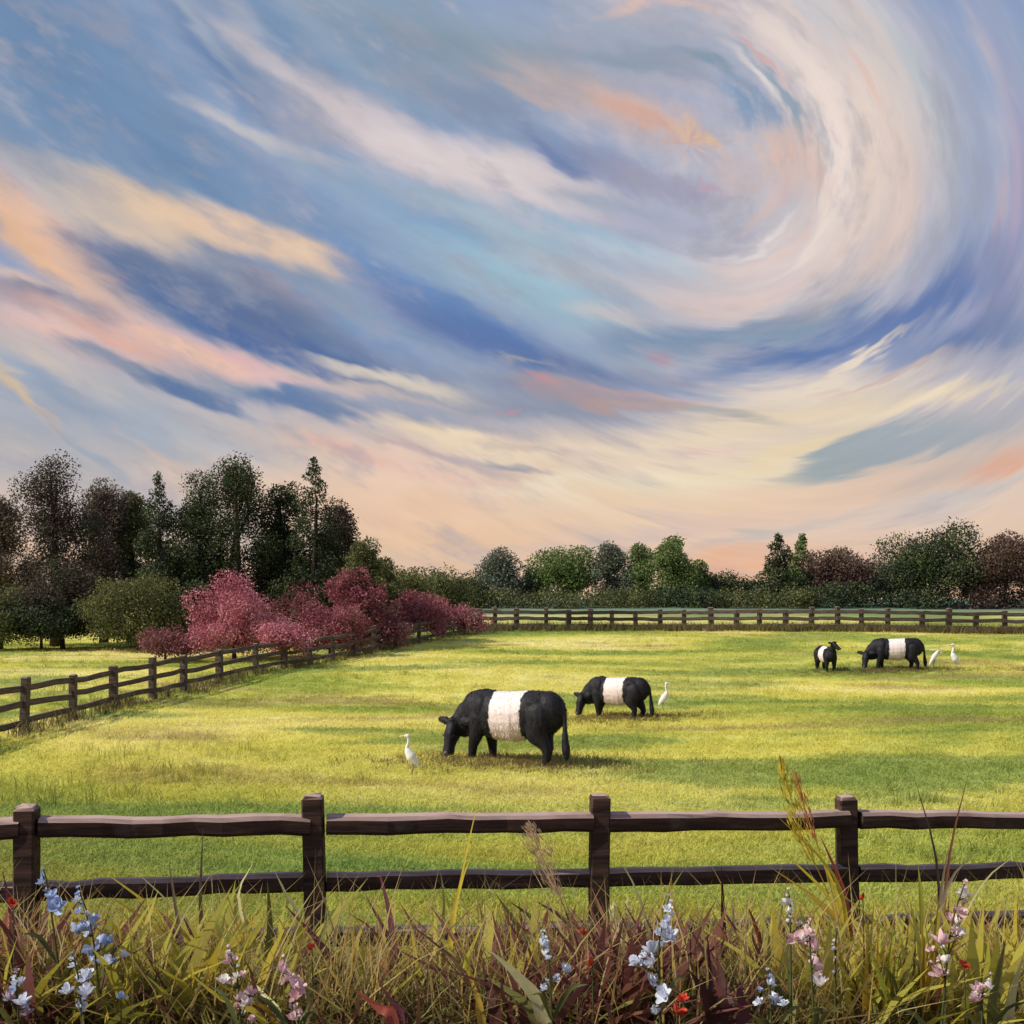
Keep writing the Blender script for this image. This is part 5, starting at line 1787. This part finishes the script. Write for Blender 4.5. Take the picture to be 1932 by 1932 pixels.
wildflower('blue_wildflower', 'single small pale blue flower beside the low pale blue cluster', 'flower', 232, 4.3, [(228, 1882, 20)], [M_BLUE], GBL)
wildflower('lilac_wildflower', 'lilac and pale blue flowers in the lowest corner by the first post', 'flower', 45, 4.25, [(34, 1858, 26), (14, 1884, 22), (42, 1892, 26), (52, 1911, 26)], [M_LILAC, M_ICE, M_ICE, M_BLUE], GBL)
wildflower('blue_wildflower', 'ice blue flower with few blooms before the third post', 'flower', 1050, 4.4, [(1023, 1784, 22), (1029, 1803, 20), (1064, 1831, 22), (1048, 1846, 14), (1026, 1867, 20)], [M_ICE], GBL)
wildflower('blue_wildflower', 'large ice blue flower spike between third post and maroon spears', 'flower', 1250, 4.5, [
    (1261, 1716, 18), (1262, 1736, 20), (1254, 1750, 22), (1263, 1768, 34), (1230, 1796, 36), (1201, 1817, 28), (1232, 1816, 26), (1226, 1849, 24), (1253, 1880, 32), (1236, 1912, 20)], [M_ICE], GBL)
wildflower('blue_wildflower', 'blurred pale blue flowers at the foot of the white and pink spikes', 'flower', 1460, 4.25, [(1452, 1856, 20), (1432, 1892, 20), (1460, 1886, 24), (1478, 1896, 22)], [M_ICE, M_BLUE], GBL)
wildflower('pink_wildflower', 'pale pink flower with scattered blooms, nearest to the ochre blades', 'flower', 462, 4.35, [(434, 1813, 26), (459, 1838, 13), (446, 1844, 20), (421, 1853, 28), (473, 1872, 20), (450, 1885, 24), (464, 1895, 26), (476, 1926, 18)], [M_PINKP, M_WHITEP], GPK)
wildflower('pink_wildflower', 'drooping pink flower spike near the foot of the second post', 'flower', 560, 4.35, [(533, 1832, 24), (546, 1847, 24), (558, 1862, 30), (559, 1881, 28), (554, 1905, 24), (553, 1922, 24)], [M_PINKP], GPK)
wildflower('white_wildflower', 'slim white flower spike, tallest bloom before the fourth post', 'flower', 1495, 4.9, [(1486, 1704, 20), (1488, 1722, 18), (1489, 1740, 13), (1510, 1743, 11)], [M_WHITEP], GPK)
wildflower('pink_wildflower', 'full shell pink flower spike under the white spike', 'flower', 1545, 4.45, [(1526, 1764, 24), (1501, 1772, 32), (1537, 1790, 30), (1538, 1819, 24), (1549, 1855, 32)], [M_PINKP, M_WHITEP, M_PINKP], GPK)
wildflower('white_wildflower', 'thin white flowering twig beside the full shell pink spike', 'flower', 1575, 4.6, [(1576, 1776, 9), (1574, 1792, 10), (1577, 1812, 9), (1574, 1836, 9)], [M_WHITEP], GPK)
wildflower('pink_wildflower', 'last tall pink flower spike, leaning outward beyond the clump of ochre blades', 'flower', 1760, 4.6, [
    (1821, 1690, 26), (1812, 1720, 24), (1797, 1738, 26), (1809, 1763, 28), (1775, 1778, 34), (1756, 1791, 18), (1785, 1812, 22), (1772, 1838, 34)], [M_PINKP, M_PINKP, M_WHITEP], GPK)
wildflower('pink_wildflower', 'low pink blooms lying over the olive leaves at the outer edge', 'flower', 1850, 4.25, [(1866, 1865, 20), (1844, 1871, 28), (1841, 1888, 28)], [M_PINKP, M_WHITEP], GPK)
for px, py, s, d, lab in [
    (1819, 1822, 26, 4.5, 'scarlet poppy beside the last tall pink flower'), (1277, 1908, 34, 4.3, 'largest scarlet poppy, at the foot of the ice blue spike'), (1290, 1886, 24, 4.35, 'scarlet poppy just above the largest poppy'),
    (1117, 1815, 20, 4.9, 'small scarlet poppy on the plume grass stem before the third post'), (1100, 1761, 16, 5.4, 'small scarlet poppy against the foot of the third post'),
    (1628, 1694, 18, 5.4, 'small scarlet poppy close beside the fourth post below the middle rail'), (25, 1702, 18, 5.2, 'small scarlet poppy among plum blades at the near left edge'),
    (588, 1788, 16, 5.2, 'small scarlet poppy at the foot of the second post')]:
    wildflower('poppy', lab, 'poppy', px + 8, d, [(px, py, s)], [M_RED], GPO, 'flower_head', 0.5, size=1.1)
